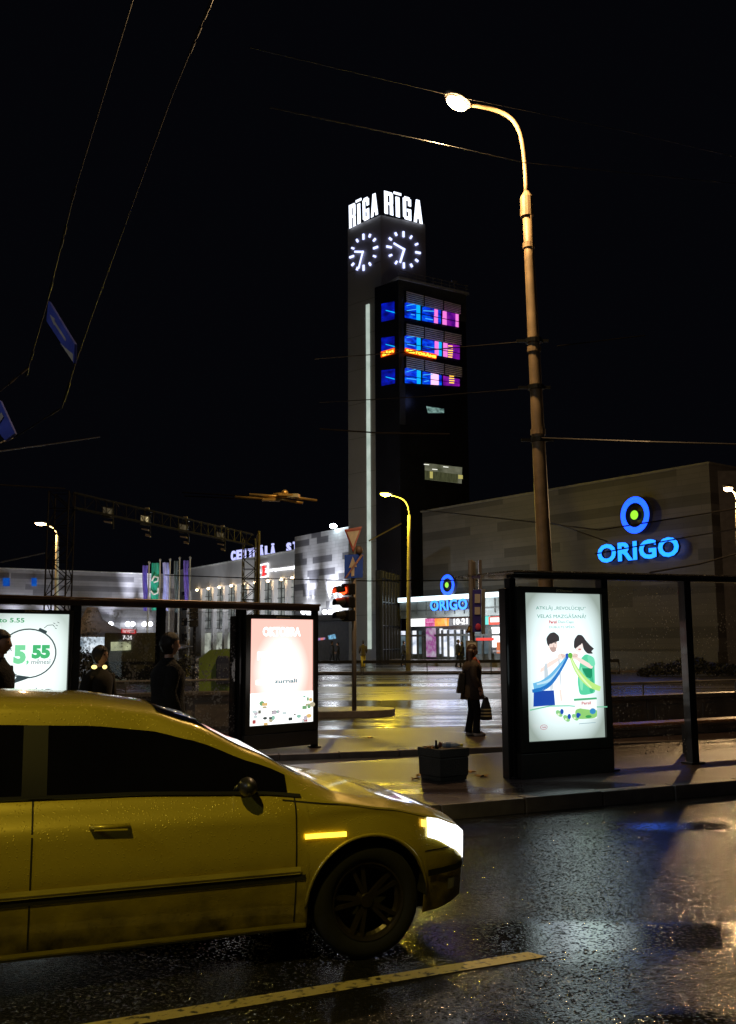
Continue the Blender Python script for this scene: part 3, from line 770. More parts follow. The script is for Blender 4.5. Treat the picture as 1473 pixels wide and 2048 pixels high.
text_quad(b, 'Z', [PS.px(*p, .72) for p in ((530, 1145), (535, 1144), (535, 1136), (530, 1137))], PS.n, .05, bold=.02)
text_quad(b, 'LATVIJAS DZELZCEĻŠ', [PS.px(*p, .7) for p in ((537, 1145), (590, 1139), (590, 1131), (537, 1137))], PS.n, .08, bold=.02)
b.build('sign_lettering', LG, station)
# left wing of the station with square windows
PW_ = Plane(onz(352, 1147, zS), SA)
wing = empty('station_wing', PW_.p(PW_.len / 2, 0, -3), 'narrow white wing at the left end of the railway station with small square windows', 'building')
b = MB(); b.fbox(PW_, -.5, PW_.len + .1, 0, zS - .2, -10, 0); b.build('wall', M_pale, wing)
for zq in (2, 4.2, 6.4, 8.6):
    b = MB(); b.fbox(PW_, PW_.a_of(364), PW_.a_of(374), zq, zq + 1.1, .0, .04); b.build('window', mat('dark_pane', (.03, .03, .035), .1), wing)
# banded block right of station
zK = at(592, 1074, 95).z
KL = at(590, 1074, 95); KR = onz(697, 1053, zK)
PK = Plane(KL, KR)
annex = empty('banded_annex', PK.p(PK.len / 2, 0, -4), 'white and grey banded block between station hall and clock tower, lit by uplights', 'building')
M_cl2 = cladding('white_banded', (.62, .62, .64), (.20, .20, .22), 2.6, .62, rough=.35, thr=.45)
b = MB(); b.fbox(PK, 0, PK.len + 1.5, 0, zK, -10, 0); b.build('wall', M_cl2, annex, uvpl=PK)
zl = PK.ab(PK.px(640, 1232))[1]
b = MB(); b.fbox(PK, -.1, PK.len + 1.5, zl - .5, zl, 0, 1.0); b.build('canopy', mat('canopy_dark', (.10, .10, .11), .5), annex)
b = MB(); b.fbox(PK, -.1, PK.len + 1.4, 0, zl - .5, .0, .1); b.build('base_wall', mat('base_dark', (.07, .07, .08), .35), annex)
for u in (607, 616, 650, 661, 672):
    p = PK.px(u, 1224, .55)
    b = MB(); b.ell(p, (.24, .24, .22)); b.build('uplight', em((.92, .95, 1), 9, 'uplight'), annex)
    point_light('uplight_beam', p + Vector((0, 0, .25)) + PK.n * .1, 3000, (.85, .88, 1), .2, annex, 'SPOT', Vector((0, 0, 1)) - PK.n * .22, 44, 1.0)
    point_light('uplight_glow', p + Vector((0, 0, .35)), 45, (.9, .93, 1), .25, annex)
fl = PK.px(667, 1052, .5)
b = MB(); b.ell(fl, (.35, .2, .22)); b.build('floodlight', em((.75, .95, 1), 30, 'floodlight'), annex)
point_light('flood_beam', fl + Vector((.5, -.8, .3)), 800, (.95, .95, 1), .3, annex, 'SPOT', (P1.p(P1.len * .5, 24, 0) - fl), 110, .8)
point_light('flood_spill', fl + Vector((0, -3.0, .6)), 160, (.9, .95, 1), .3, annex)
b = MB(); b.pxq(PK, [(637, 1276), (650, 1275), (650, 1279), (637, 1281)], .15, .04); b.build('sign_board', em_noise('smear_sign', [lin(40, 110, 190), lin(230, 120, 60)], 1.1, 2), annex)
b = MB(); b.pxq(PK, [(656, 1271), (670, 1268), (672, 1277), (658, 1279)], .15, .04); b.build('sign_board', em_noise('blue_smear', [(.0, .03, .1), (.3, .7, 1.)], .9, 3), annex)
# far-left banded building
zF = at(0, 1137, 105).z
PF = Plane(at(-60, 1134.5, 103.5), onz(305, 1149, zF))
hall = empty('left_hall', PF.p(PF.len / 2, 0, -4), 'low wide hall with white and grey banded cladding at far left, lit from below', 'building')
b = MB(); b.fbox(PF, -4, PF.len + 3, 0, zF, -10, 0); b.build('wall', cladding('hall_cladding', (.60, .60, .64), (.30, .30, .33), 6.0, .6, rough=.35, thr=.42), hall, uvpl=PF)
b = MB(); b.fbox(PF, -4, PF.len + 3, zF, zF + .12, -10, .1); b.build('parapet', M_white, hall)
for u in (256, 266, 289, 301, 222, 100, 30):
    p = PF.px(u, 1248, .8); strong = u in (256, 266, 289, 301)
    b = MB(); b.ell(p, (.3, .3, .28)); b.build('uplight', em((.92, .95, 1), 9, 'uplight'), hall)
    point_light('uplight_beam', p + Vector((0, 0, .3)) + PF.n * .2, 4500 if strong else 420, (.85, .87, 1), .2, hall, 'SPOT', Vector((0, 0, 1)) - PF.n * .12, 30 if strong else 110, 1.0)
for (u, uu) in ((7, 20), (64, 74)):
    b = MB(); b.pxq(PF, [(u, 1156), (uu, 1156), (uu, 1172), (u, 1172)], .2, .1); b.build('blue_sign', em_noise('blue_plate', [(0, .03, .3), (.0, .12, .55)], .8, 1), hall)
b = MB(); b.pxq(PF, [(140, 1272), (215, 1268), (215, 1302), (140, 1308)], .5, .1); b.build('lit_shopfront', em_noise('bright_shop', [(.6, .75, .9), (1, 1, 1)], 1.5, .6), hall)
b = MB(); b.pxq(PF, [(218, 1284), (290, 1280), (290, 1300), (218, 1302)], .5, .1); b.build('lit_shopfront', em_noise('yellowish_shop', [(.03, .04, .02), (.75, .75, .45)], 1.0, .8), hall)
# marquee tent
mq = at(185, 1215, 70)
tent = empty('marquee', Vector((mq.x, mq.y, 0)), 'dark peaked marquee roof in front of the left hall', 'tent')
pbox_ = [at(u, v, 62.5) for u, v in ((150, 1308), (222, 1302), (222, 1274), (150, 1274))]
b = MB(); b.poly(pbox_, Vector((0, -1, 0)), .1); b.build('lit_stall_front', em_noise('bright_stall', [(.10, .14, .18), (.8, .92, 1), (1, 1, 1)], 1.3, .9), tent)
b = MB(); rl = []
for i in range(9):
    t = i / 8; rad = .35 + 5.4 * t ** 1.6 * 1.0 + t * 1.2; z_ = mq.z - (3.0) * (t ** .62)
    rl.append([Vector((mq.x + rad * math.cos(a) * 1.1, mq.y + rad * math.sin(a), z_ + .12 * math.cos(4 * a) * t)) for a in [2 * math.pi * k / 24 for k in range(24)]])
b.rings(rl); b.build('canopy', mat('marquee_cloth', (.09, .08, .085), .6, bump=.2), tent, smooth=True)
b = MB()
for a in (0.4, 1.8, 3.4, 5.0): b.tube([(mq.x + 6.2 * math.cos(a), mq.y + 6.2 * math.sin(a), 0), (mq.x + 6.2 * math.cos(a), mq.y + 6.2 * math.sin(a), mq.z - 2.9)], .06, 6)
b.tube([(mq.x, mq.y, 0), (mq.x, mq.y, mq.z)], .08, 6); b.build('pole', M_grey, tent)
# small kiosk sign 7-24 with red box
PZ = Plane(at(240, 1262, 62), at(290, 1262, 62))
kio = empty('kiosk', PZ.p(1, 0, 0), 'small kiosk under a red sign box and the lit number 7-24', 'kiosk')
b = MB(); b.fbox(PZ, -1, 3.4, 0, 2.4, -2, -.1); b.build('wall', mat('kiosk_wall', (.12, .12, .11), .5), kio)
b = MB(); b.pxq(PZ, [(243, 1257), (271, 1259), (271, 1268), (243, 1266)], .1, .3); b.build('sign_board', em(lin(200, 35, 40), 1.0), kio)
b = MB(); text_quad(b, 'narvesen', [PZ.px(*p, .13) for p in ((246, 1265), (269, 1266), (269, 1260), (246, 1259))], PZ.n, .02, bold=.01); b.build('sign_lettering', em((1, .7, .7), 1.1), kio)
b = MB(); text_quad(b, '7-24', [PZ.px(*p, .05) for p in ((246, 1279), (264, 1279), (264, 1271), (246, 1271))], PZ.n, .04, bold=.02); b.build('number_sign', em((1, 1, 1), 1.5), kio)
b = MB(); b.pxq(PZ, [(222, 1284), (262, 1283), (262, 1300), (222, 1302)], .02, .06); b.build('shop_window', em_noise('kiosk_window', [(.05, .05, .02), (.8, .85, .5)], .9, 1.4), kio)

# ================================================================== flags
fm = {'purple': [(.03, .02, .16), (.10, .07, .32)], 'green': [(.0, .12, .08), (.02, .28, .18)], 'violet': [(.10, .10, .5), (.35, .35, .9)], 'grey': [(.03, .04, .04), (.06, .07, .07)], 'plum': [(.05, .03, .16), (.10, .06, .26)]}
def flagmat(k):
    c = [sum(x) / 2 for x in zip(*fm[k])]
    return mat('flag_' + k, tuple(min(.8, x * 1.6) for x in c), .6, var=.6, scale=1.2)
for (u0, u1, v0, v1, k, lab) in ((286, 297, 1131, 1222, 'purple', 'dark purple flag, leftmost in the row of flags before the station'), (303, 319, 1126, 1221, 'green', 'green flag with a white swirl between two purple flags'),
                                 (326, 339, 1125, 1222, 'violet', 'bright violet blue flag right of the green flag'), (349, 358, 1122, 1225, 'grey', 'dark grey furled flag between the violet and the plum flag'),
                                 (368, 379, 1121, 1215, 'plum', 'plum coloured narrow flag, rightmost in the row of flags')):
    Y = 72; tp = at(u1 + 2, v0 - 6, Y)
    fg = empty('flag', Vector((tp.x, tp.y, 0)), lab, 'flag', 'tall flags on poles before the station')
    b = MB(); b.tube([(tp.x, tp.y, 0), (tp.x, tp.y, tp.z)], [.09, .05], 6); b.ell(tp, (.1, .1, .12), 8, 6); b.build('pole', M_grey, fg)
    pts_ = []; nx, nz = 8, 14
    for j in range(nz + 1):
        row = []
        for i in range(nx + 1):
            t = i / nx; s_ = j / nz
            p = at(u1 + (u0 - u1) * t + 1.5 * math.sin(s_ * 5 + u0), v0 + (v1 - v0) * s_, Y); p.y += .12 * math.sin(t * 9 + s_ * 4 + u0)
            row.append(p)
        pts_.append(row)
    b = MB(); vs = [p for r_ in pts_ for p in r_]; b.add(vs, [(j * (nx + 1) + i, j * (nx + 1) + i + 1, (j + 1) * (nx + 1) + i + 1, (j + 1) * (nx + 1) + i) for j in range(nz) for i in range(nx)])
    cl = b.build('cloth', flagmat(k), fg, smooth=True)
    if k == 'green':
        b = MB(); cx, cy = 311, 1158
        b.tube([at(cx - 7 + 0, cy + 4, Y - .3), at(cx - 2, cy - 5, Y - .3), at(cx + 6, cy - 3, Y - .3), at(cx + 5, cy + 4, Y - .3), at(cx - 3, cy + 7, Y - .3)], .07, 5)
        b.tube([at(cx - 9, cy + 24, Y - .3), at(cx - 3, cy + 31, Y - .3), at(cx + 5, cy + 28, Y - .3), at(cx + 6, cy + 18, Y - .3)], .07, 5)
        b.build('swirl', M_white, fg)
pf = at(330, 1300, 69)
b = empty('added_flag_flood', Vector((pf.x, pf.y, 0)), 'small ground floodlight added to light the flags', 'floodlight')  # unseen floodlight added so the flag colours show
q_ = MB(); q_.box((pf.x, pf.y, .3), (.5, .3, .4)); q_.build('housing', M_dark, b)
point_light('flag_light', (pf.x, pf.y - 4.0, 1.4), 2200, (.8, .9, 1), .2, b)

# ================================================================== street lamps
def lamp(headpx, arm, base_xy_px, Y, Yh, label, col, power, polem, r0, r1, headlen=.6, em_s=40, lens=(.26, .13, .09), two=None, spot=False):
    hp = at(headpx[0], headpx[1], Yh)
    armp = [at(a[0], a[1], Y) for a in arm]            # from pole top downward
    top = armp[-1]; bp_ = at(base_xy_px[0], base_xy_px[1], Y)
    d = (top - bp_); basep = bp_ - d * (bp_.z / d.z) if d.z else bp_
    root = empty('street_lamp', Vector((basep.x, basep.y, 0)), label, 'street lamp', 'street lamps round the square')
    bb = MB(); n = 8
    pts_ = [basep + (top - basep) * (i / n) for i in range(n + 1)]; bb.tube(pts_, [r0 + (r1 - r0) * i / n for i in range(n + 1)], 14); bb.build('pole', polem, root, smooth=True)
    full = [top] + armp[::-1][1:] + [hp]
    # smooth arm
    sm = []
    for i in range(len(full) - 1):
        for t in (0, .33, .66): sm.append(full[i].lerp(full[i + 1], t))
    sm.append(full[-1]); 
    for _ in range(3): sm = [sm[0]] + [(sm[i - 1] + sm[i] * 2 + sm[i + 1]) / 4 for i in range(1, len(sm) - 1)] + [sm[-1]]
    bb = MB(); k = len(sm); bb.tube(sm, [r1 * .5] * k, 10); bb.build('arm', polem, root, smooth=True)
    ad = (sm[-1] - sm[-3]).normalized(); yaw = math.atan2(ad.y, ad.x)
    M = Matrix.Rotation(yaw, 3, 'Z')
    bb = MB(); bb.ell(hp + ad * headlen * .1 + Vector((0, 0, .05)), (headlen * .6, headlen * .28, .10), 16, 8, M=M); bb.build('lamp_head', M_grey, root, smooth=True)
    bb = MB(); bb.ell(hp + ad * headlen * .15 + Vector((0, 0, -.03)), lens, 16, 8, M=M); bb.build('lamp_lens', em(col, em_s, 'lens_' + label[:12]), root, smooth=True)
    if spot: point_light('lamp_light', hp + ad * headlen * .15 + Vector((0, 0, -.22)), power, col, .12, root, 'SPOT', (0, 0, -1), 140, .45)
    else: point_light('lamp_light', hp + ad * headlen * .15 + Vector((0, 0, -.22)), power, col, .12, root)
    return root, pts_, hp
M_pole = mat('weathered_pole', (.24, .17, .09), .5, scale=3, var=.35, bump=.2)
rt, pp, hp = lamp((920, 205), [(985, 216), (1022, 232), (1043, 262), (1051, 330), (1053, 390)], (1092, 1170), 17, 16.2,
                  'tallest near street lamp on a thick two stage pole behind the right poster stand', SODIUM, 2000, M_pole, .155, .085, .6, 45)
# collars, joints and bands on the near pole
for t in (.90, .70, .545):
    b = MB(); p = pp[0].lerp(pp[-1], t); b.tube([p - Vector((0, 0, .05)), p + Vector((0, 0, .05))], .155 - .07 * t + .022, 14); b.build('collar', M_pole, rt)
b = MB(); p = pp[0].lerp(pp[-1], .985); b.tube([p - Vector((0, 0, .28)), p + Vector((0, 0, .10)), p + Vector((0, 0, .22))], [.125, .12, .05], 14)
b.build('collar', M_pole, rt, smooth=False)
for (u, v) in ((1068, 682), (1072, 775), (1078, 880)):
    b = MB(); p = at(u, v, 17); b.tube([p - Vector((0, 0, .04)), p + Vector((0, 0, .04))], .155, 12); b.box(p + Vector((-.22, 0, 0)), (.2, .05, .05)); b.box(p + Vector((.2, 0, 0)), (.14, .05, .05)); b.build('wire_bracket', M_dark, rt)
M_pole2 = mat('yellow_lit_pole', (.35, .32, .22), .5)
lamp((775, 988), [(800, 994), (813, 1003), (818, 1018), (819, 1030)], (817, 1344), 55, 54.5, 'yellow street lamp on a slim pole between clock tower and blue ring sign', YELLOW, 2500, M_pole2, .15, .10, .8, 40, (.35, .2, .14))
lamp((85, 1047), [(104, 1052), (112, 1060), (115, 1070)], (112, 1300), 66, 65.5, 'orange street lamp at far left in front of the lattice mast', SODIUM, 1500, M_pole2, .16, .11, .9, 30, (.38, .2, .15))
lamp((1458, 977), [(1466, 982), (1473, 990), (1476, 1005)], (1482, 1345), 36, 35.6, 'orange street lamp at the right edge beyond the glass shelter', SODIUM, 1500, M_pole2, .11, .07, .6, 75, (.26, .15, .10))
def lamp_xyz(x, y, h, hx, hy, label, col, power):
    root = empty('street_lamp', Vector((x, y, 0)), label, 'street lamp', 'street lamps round the square')
    bb = MB(); bb.tube([(x, y, 0), (x, y, h - 1)], [.14, .09], 12); bb.build('pole', M_pole2, root)
    bb = MB(); bb.tube([(x, y, h - 1), (x, y, h - .3), (x + (hx - x) * .2, y + (hy - y) * .2, h), (hx, hy, h + .1)], .045, 8); bb.build('arm', M_pole2, root)
    bb = MB(); bb.ell((hx, hy, h + .12), (.35, .2, .1)); bb.build('lamp_head', M_grey, root, smooth=True)
    bb = MB(); bb.ell((hx, hy, h + .03), (.28, .14, .08)); bb.build('lamp_lens', em(col, 30, 'lens_back_%d' % int(x)), root, smooth=True)
    point_light('lamp_light', (hx, hy, h - .2), power, col, .14, root, 'SPOT', (.12, .56, -1), 46, .7)
def lamp_xyz2(x, y, h, hx, hy, label, col, power):
    n0 = set(bpy.data.objects); lamp_xyz(x, y, h, hx, hy, label, col, power)
    for o in set(bpy.data.objects) - n0:
        if o.type == 'LIGHT': o.data.type = 'POINT'
lamp_xyz(-4.5, -3.2, 10.5, -2.6, -1.6, 'unseen street lamp added behind the viewer to light the car side', (1.0, .78, .14), 1600)  # out-of-view lamp added for the near side of the car

lamp_xyz2(-13, -1.5, 9.0, -11.5, -.6, 'unseen white street lamp added far left to light the hanging signs', (.80, .88, 1.0), 550)  # out-of-view lamp added for the hanging blue signs
# ================================================================== traffic signal + signs
def pole_thing(name, u, vbase, zb, label, cat, r, ztop, lean=0, group=None):
    p = onz(u, vbase, zb)
    root = empty(name, p, label, cat, group)
    bb = MB(); bb.tube([p, Vector((p.x + lean, p.y, ztop))], r, 10); bb.build('pole', M_grey2, root, smooth=True)
    return root, p
M_grey2 = mat('brown_grey_pole', (.22, .19, .16), .5, .3)
sig, sp = pole_thing('traffic_signal', 709, 1421, .14, 'traffic light showing red under a give way sign on the kerb island', 'traffic light', .055, at(709, 1150, 22.3).z)
Ys = sp.y
M_red = mat('sign_red', (.42, .03, .03), .4); M_wht = mat('sign_white', (.62, .52, .42), .4); M_blu = mat('sign_blue', (.006, .10, .95), .6, spec=.2)
hx = at(694, 1200, Ys - .15)
bb = MB()
for (v0, v1) in ((1167, 1190), (1194, 1216), (1220, 1243)):
    p0 = at(697, v0, Ys - .1); p1 = at(697, v1, Ys - .1); bb.box((p0 + p1) / 2, (.20, .34, (p0.z - p1.z) * .98), R(35))
bb.build('signal_head', M_black, sig, bevel=.03)
axis = Vector((-.86, -.5, 0))
for i, v in enumerate((1181, 1205, 1231)):
    c_ = at(695, v, Ys - .15) + axis * .10
    bb = MB(); side = Vector((-axis.y, axis.x, 0))
    for k in range(9):
        t0 = R(-20 + 220 * k / 9); t1 = R(-20 + 220 * (k + 1) / 9)
        q = [c_ + (side * math.cos(t) + Vector((0, 0, 1)) * math.sin(t)) * .115 for t in (t0, t1)]
        L = .24
        o_ = [p + axis * L + Vector((0, 0, -.03)) for p in q]
        bb.add([q[0], q[1], o_[1], o_[0]], [(0, 1, 2, 3)]); bb.add([q[0] * 1, q[1] * 1, o_[1], o_[0]], [])
    vs_ = bb.build('visor', M_black, sig); md = vs_.modifiers.new('s', 'SOLIDIFY'); md.thickness = .008
    bb = MB(); bb.ell(c_ + axis * .02, (.1, .1, .1), 12, 8); lens_m = em((1.0, .05, .01), 5.0) if i == 0 else mat('dead_lens', (.03, .02, .02), .2)
    bb.build('lens', lens_m, sig, smooth=True)
    if i == 0: point_light('signal_glow', c_ + axis * .16 + Vector((0, 0, -.02)), 5, (1, .08, .02), .05, sig)
bb = MB(); bb.box(at(702, 1172, Ys), (.16, .05, .04), 0); bb.box(at(702, 1235, Ys), (.16, .05, .04), 0); bb.build('bracket', M_dark, sig)
# give-way sign + blue sign (each a thing held by the pole)
gw = empty('give_way_sign', at(709, 1102, Ys), 'red bordered white triangle give way sign above the traffic light', 'road sign')
def plate(pxs, dy, th, name, m, root, hole=None):
    bb = MB(); P = [at(u, v, Ys - dy + (u - 708) * .02) for u, v in pxs]; bb.poly(P, Vector((.55, -.83, 0)), th); return bb.build(name, m, root, bevel=.004)
plate([(690, 1059), (725, 1052.5), (707, 1104)], .12, .02, 'plate', M_red, gw)
plate([(694, 1064), (719.5, 1060.5), (706.5, 1094)], .14, .008, 'centre_panel', M_wht, gw)
bs = empty('end_priority_sign', at(709, 1157, Ys), 'blue square sign with white arrow crossed by a red bar on the traffic light pole', 'road sign')
plate([(690, 1157), (726, 1155), (727, 1107.5), (690.5, 1110)], .12, .02, 'plate', M_blu, bs)
plate([(703, 1153), (709, 1152), (709.5, 1134), (714.5, 1134), (706, 1113), (698, 1136), (703, 1135)], .145, .006, 'arrow', M_wht, bs)
plate([(690, 1156), (694, 1156), (727, 1110), (723, 1108)], .155, .006, 'cancel_bar', mat('bar_red', (.35, .12, .12), .4), bs)
bb = MB(); bb.tube([at(709, 1158, Ys), at(709, 1062, Ys)], .04, 8); bb.build('post', M_grey2, bs)
mir = empty('signal_back_box', at(719, 1100, Ys), 'brownish rounded control box behind the give way sign', 'box')
bb = MB(); bb.ell(at(718, 1101, Ys + .1), (.10, .10, .11), 12, 8); bb.build('shell', mat('brown_box', (.14, .09, .065), .5), mir, smooth=True)
# bus stop sign column behind the woman
bst = at(948, 1440, 19.2)
bus = empty('bus_stop_sign', Vector((bst.x, bst.y, 0)), 'tall bus stop sign column with blue timetable panel behind the waiting woman', 'sign')
YB_ = 19.2
bb = MB(); bb.tube([(bst.x, YB_, 0), (bst.x, YB_, at(948, 1120, YB_).z)], .05, 8); bb.build('pole', M_grey2, bus)
def pbox(pxs, Y, th, name, m, root, bev=.0):
    bb = MB(); P = [at(u, v, Y) for u, v in pxs]; bb.poly(P, Vector((0, -1, 0)), th); return bb.build(name, m, root, bevel=bev)
pbox([(946, 1264), (963, 1264), (963, 1179), (946, 1180)], YB_ - .12, .08, 'blue_panel', mat('panel_blue', (.06, .05, .30), .3), bus)
pbox([(964, 1268), (971, 1268), (971, 1178), (964, 1178)], YB_ - .05, .2, 'side_panel', mat('side_grey', (.2, .2, .2), .4), bus)
pbox([(950, 1206), (961, 1206), (961, 1188), (950, 1188)], YB_ - .13, .008, 'white_square', mat('sq_white', (.55, .5, .45), .5), bus)
pbox([(950, 1229), (961, 1229), (961, 1214), (950, 1214)], YB_ - .13, .008, 'white_square', mat('sq_white'), bus)
bb = MB(); bb.ell(at(957, 1254, YB_ - .13), (.06, .02, .07), 12, 8); bb.build('red_emblem', mat('emblem_red', (.6, .05, .12), .4), bus)
pbox([(939, 1178), (952, 1178), (952, 1122), (941, 1122)], YB_ + .1, .12, 'upper_box', mat('upper_glass', (.16, .14, .13), .2, .3), bus, .02)
pbox([(958, 1178), (964, 1178), (964, 1120), (958, 1120)], YB_ + .1, .1, 'upper_post', mat('upper_glass'), bus)
pbox([(933, 1310), (956, 1310), (956, 1281), (933, 1281)], YB_ - .06, .12, 'timetable_case', mat('case_grey', (.28, .26, .23), .4), bus, .01)
pbox([(935.5, 1294), (952, 1294), (952, 1285), (935.5, 1285)], YB_ - .19, .006, 'timetable_sheet', mat('sheet', (.7, .65, .5), .6), bus)
pbox([(935.5, 1306), (952, 1306), (952, 1297), (935.5, 1297)], YB_ - .19, .006, 'timetable_sheet', mat('sheet', (.7, .65, .5), .6), bus)
tw = empty('warning_triangle', at(935, 1264, YB_ - .2), 'small dark triangle sign with orange mark left of the bus stop column', 'road sign')
pbox([(932, 1266), (942, 1266), (944, 1252), (938, 1250)], YB_ - .2, .02, 'plate', mat('tri_brown', (.12, .07, .03), .5), tw)
pbox([(937, 1261), (940, 1261), (941, 1254), (938, 1254)], YB_ - .23, .008, 'mark', mat('tri_orange', (.6, .35, .05), .5), tw)

# ================================================================== railing, hedges, parapet walls
def guardrail(x0, x1, Y, label):
    r_ = empty('guard_rail', Vector(((x0 + x1) / 2, Y, 0)), label, 'railing', 'guard rails along the far roadside')
    bb = MB(); bb.box(((x0 + x1) / 2, Y, .70), (x1 - x0, .08, .16)); bb.build('top_rail', M_dark, r_)
    bb = MB(); bb.box(((x0 + x1) / 2, Y, .07), (x1 - x0, .08, .10)); bb.build('bottom_rail', M_dark, r_)
    n = int((x1 - x0) / 3.2)
    bb = MB()
    for i in range(n + 1): bb.box((x0 + (x1 - x0) * i / n, Y, .35), (.05, .05, .70))
    bb.build('posts', M_dark, r_)
guardrail(-14, -0.4, 50, 'dark low guard rail left of the red traffic light')
guardrail(-0.3, 13, 50, 'dark low guard rail before the shopping centre doors')
def hedge(x0, x1, y0, h, label, n=9000, dep=1.6):
    bb = MB(); rnd = random.Random(int(x0 * 10))
    for i in range(n):
        x = rnd.uniform(x0, x1); hh = h * (.75 + .25 * math.sin(x * 1.3) + .12 * math.sin(x * 3.7)); z = rnd.uniform(.05, 1) ** .7 * hh; y = y0 + rnd.uniform(0, dep)
        s_ = rnd.uniform(.06, .12); a = rnd.uniform(0, 6.28); t = rnd.uniform(-1, 1)
        d1 = Vector((math.cos(a), math.sin(a), t)) * s_; d2 = Vector((-math.sin(a), math.cos(a), rnd.uniform(-1, 1))) * s_
        c_ = Vector((x, y, z)); bb.add([c_ - d1, c_ + d2 * .5, c_ + d1, c_ - d2 * .5], [(0, 1, 2, 3)])
    o = bb.build('hedge', mat('hedge_leaf', (.025, .028, .018), .5, var=.5), loc=Vector(((x0 + x1) / 2, y0, 0)))
    tag(o, label, 'hedge')
hedge(13.2, 30, 46, .85, 'dark hedge behind the glass of the right shelter')
hedge(-24, -12.2, 42, 1.5, 'dark hedge behind the glass of the left shelter')
hedge(-12, -8.3, 44, 1.1, 'small dark bush between left shelter and concrete wall', 2500)
def parapet(A, B, h, z0, label, npan):
    d = (B - A); L = d.length; pl = Plane(A, B)
    r_ = empty('concrete_wall', Vector((A.x, A.y, z0)), label, 'wall', 'low concrete walls behind the shelters')
    bb = MB()
    for i in range(npan):
        a0 = L * i / npan + .01; a1 = L * (i + 1) / npan - .01; j = random.uniform(-.006, .006)
        bb.fbox(pl, a0, a1, z0, z0 + h, -.18, j)
        bb.fbox(pl, a0 + .14, a1 - .14, z0 + .12, z0 + h - .10, j, j + .025)
    bb.build('panels', mat('wall_concrete', (.20, .175, .14), .55, scale=1.2, var=.4, bump=.4), r_, bevel=.01)
    bb = MB(); bb.fbox(pl, 0, L, z0 + h + .002, z0 + h + .07, -.24, .06); bb.build('coping', mat('wall_coping', (.17, .15, .12), .35), r_, bevel=.01)
    bb = MB(); bb.tube([pl.p(0, z0 + h + .27, -.1), pl.p(L, z0 + h + .27, -.1)], .022, 8)
    for i in range(npan + 1): bb.tube([pl.p(L * i / npan * .99 + .02, z0 + h, -.1), pl.p(L * i / npan * .99 + .02, z0 + h + .27, -.1)], .016, 6)
    bb.build('handrail', M_grey, r_)
wA = onz(1196, 1478, .088); wB = onz(1473, 1462, .088); dW = (wB - wA).normalized()
parapet(wA, wB + dW * 12, .62, .088, 'low concrete wall with panels behind the right glass shelter', 14)
vA = onz(140, 1478, .088); vB = onz(482, 1466, .088)
parapet(vA - (vB - vA).normalized() * 6, vB, .68, .088, 'low concrete wall behind the left glass shelter', 9)

# green panel with the blue rounded bin behind the left shelter glass
gp = onz(440, 1440, .09); gY = gp.y + 1.2
kb = empty('green_screen', Vector((gp.x, gY, .09)), 'lime green screen behind the left shelter glass', 'screen')
pbox([(398, 1385), (474, 1385), (474, 1296), (420, 1300), (398, 1318)], gY, .06, 'panel', mat('lime', (.28, .42, .05), .5, scale=2, var=.35), kb)
pbox([(405, 1440), (410, 1440), (410, 1385), (405, 1385)], gY, .05, 'post', M_dark, kb)
lb = empty('litter_bin', at(446, 1370, gY - .2), 'dark blue rounded bin hanging in front of the lime green screen', 'bin')
pbox([(432, 1368), (459, 1368), (460, 1322), (456, 1312), (436, 1312), (432, 1320)], gY - .15, .25, 'body', mat('bin_blue', (.05, .06, .11), .4), lb, .03)
pbox([(435, 1338), (457, 1338), (457, 1327), (435, 1327)], gY - .42, .01, 'lid_slot', mat('bin_slot', (.10, .12, .18), .3), lb)

# ================================================================== SHELTERS
GL_R = glassmat('shelter_glass_right', (.86, .84, .82), .24, .012, 26)
GL_L = glassmat('shelter_glass_left', (.80, .80, .82), .50, .08, 26)
def shelter(name, A, B, ztopA, ztopB, zbase, posts_a, panes, glass, label, bar_h, roof_d, barmat):
    pl = Plane(A, B)
    r_ = empty(name, Vector((A.x, A.y, zbase)), label, 'bus shelter', 'glass bus shelters on the pavement')
    zt = lambda a: ztopA + (ztopB - ztopA) * a / pl.len
    for (a, wd) in posts_a:
        bb = MB(); bb.fbox(pl, a - wd / 2, a + wd / 2, zbase, zt(a) - bar_h, -.06, .06)
        bb.fbox(pl, a - wd, a + wd, zbase, zbase + .02, -.1, .1); bb.build('post', M_dark, r_, bevel=.006)
    bb = MB(); a0, a1 = -.6 if name == 'x' else 0, pl.len
    q = [pl.p(a0, zt(a0) - bar_h, .07), pl.p(a1, zt(a1) - bar_h, .07), pl.p(a1, zt(a1) - bar_h, -.07), pl.p(a0, zt(a0) - bar_h, -.07)]
    bb.hexa(q, [p + Vector((0, 0, bar_h)) for p in q]); bb.tube([pl.p(a0, zt(a0) + .01, .09), pl.p(a1, zt(a1) + .01, .09)], .018, 6); bb.build('roof_beam', barmat, r_, bevel=.008)
    if roof_d:
        bb = MB()
        q = [pl.p(a0, zt(a0) + .02, .1), pl.p(a1, zt(a1) + .02, .1), pl.p(a1, zt(a1) + .03, -roof_d), pl.p(a0, zt(a0) + .03, -roof_d)]
        bb.hexa(q, [p + Vector((0, 0, .02)) for p in q]); bb.build('glass_roof', glass, r_)
    for (a0, a1, b0, b1) in panes:
        bb = MB(); q = [pl.p(a0, b0, 0), pl.p(a1, b0, 0), pl.p(a1, b1 + (zt(a1) - zt(a0)) * .5, 0), pl.p(a0, b1 - (zt(a1) - zt(a0)) * .5, 0)]
        bb.add(q, [(0, 1, 2, 3)]); g_ = bb.build('glass_pane', glass, r_)
    return r_, pl
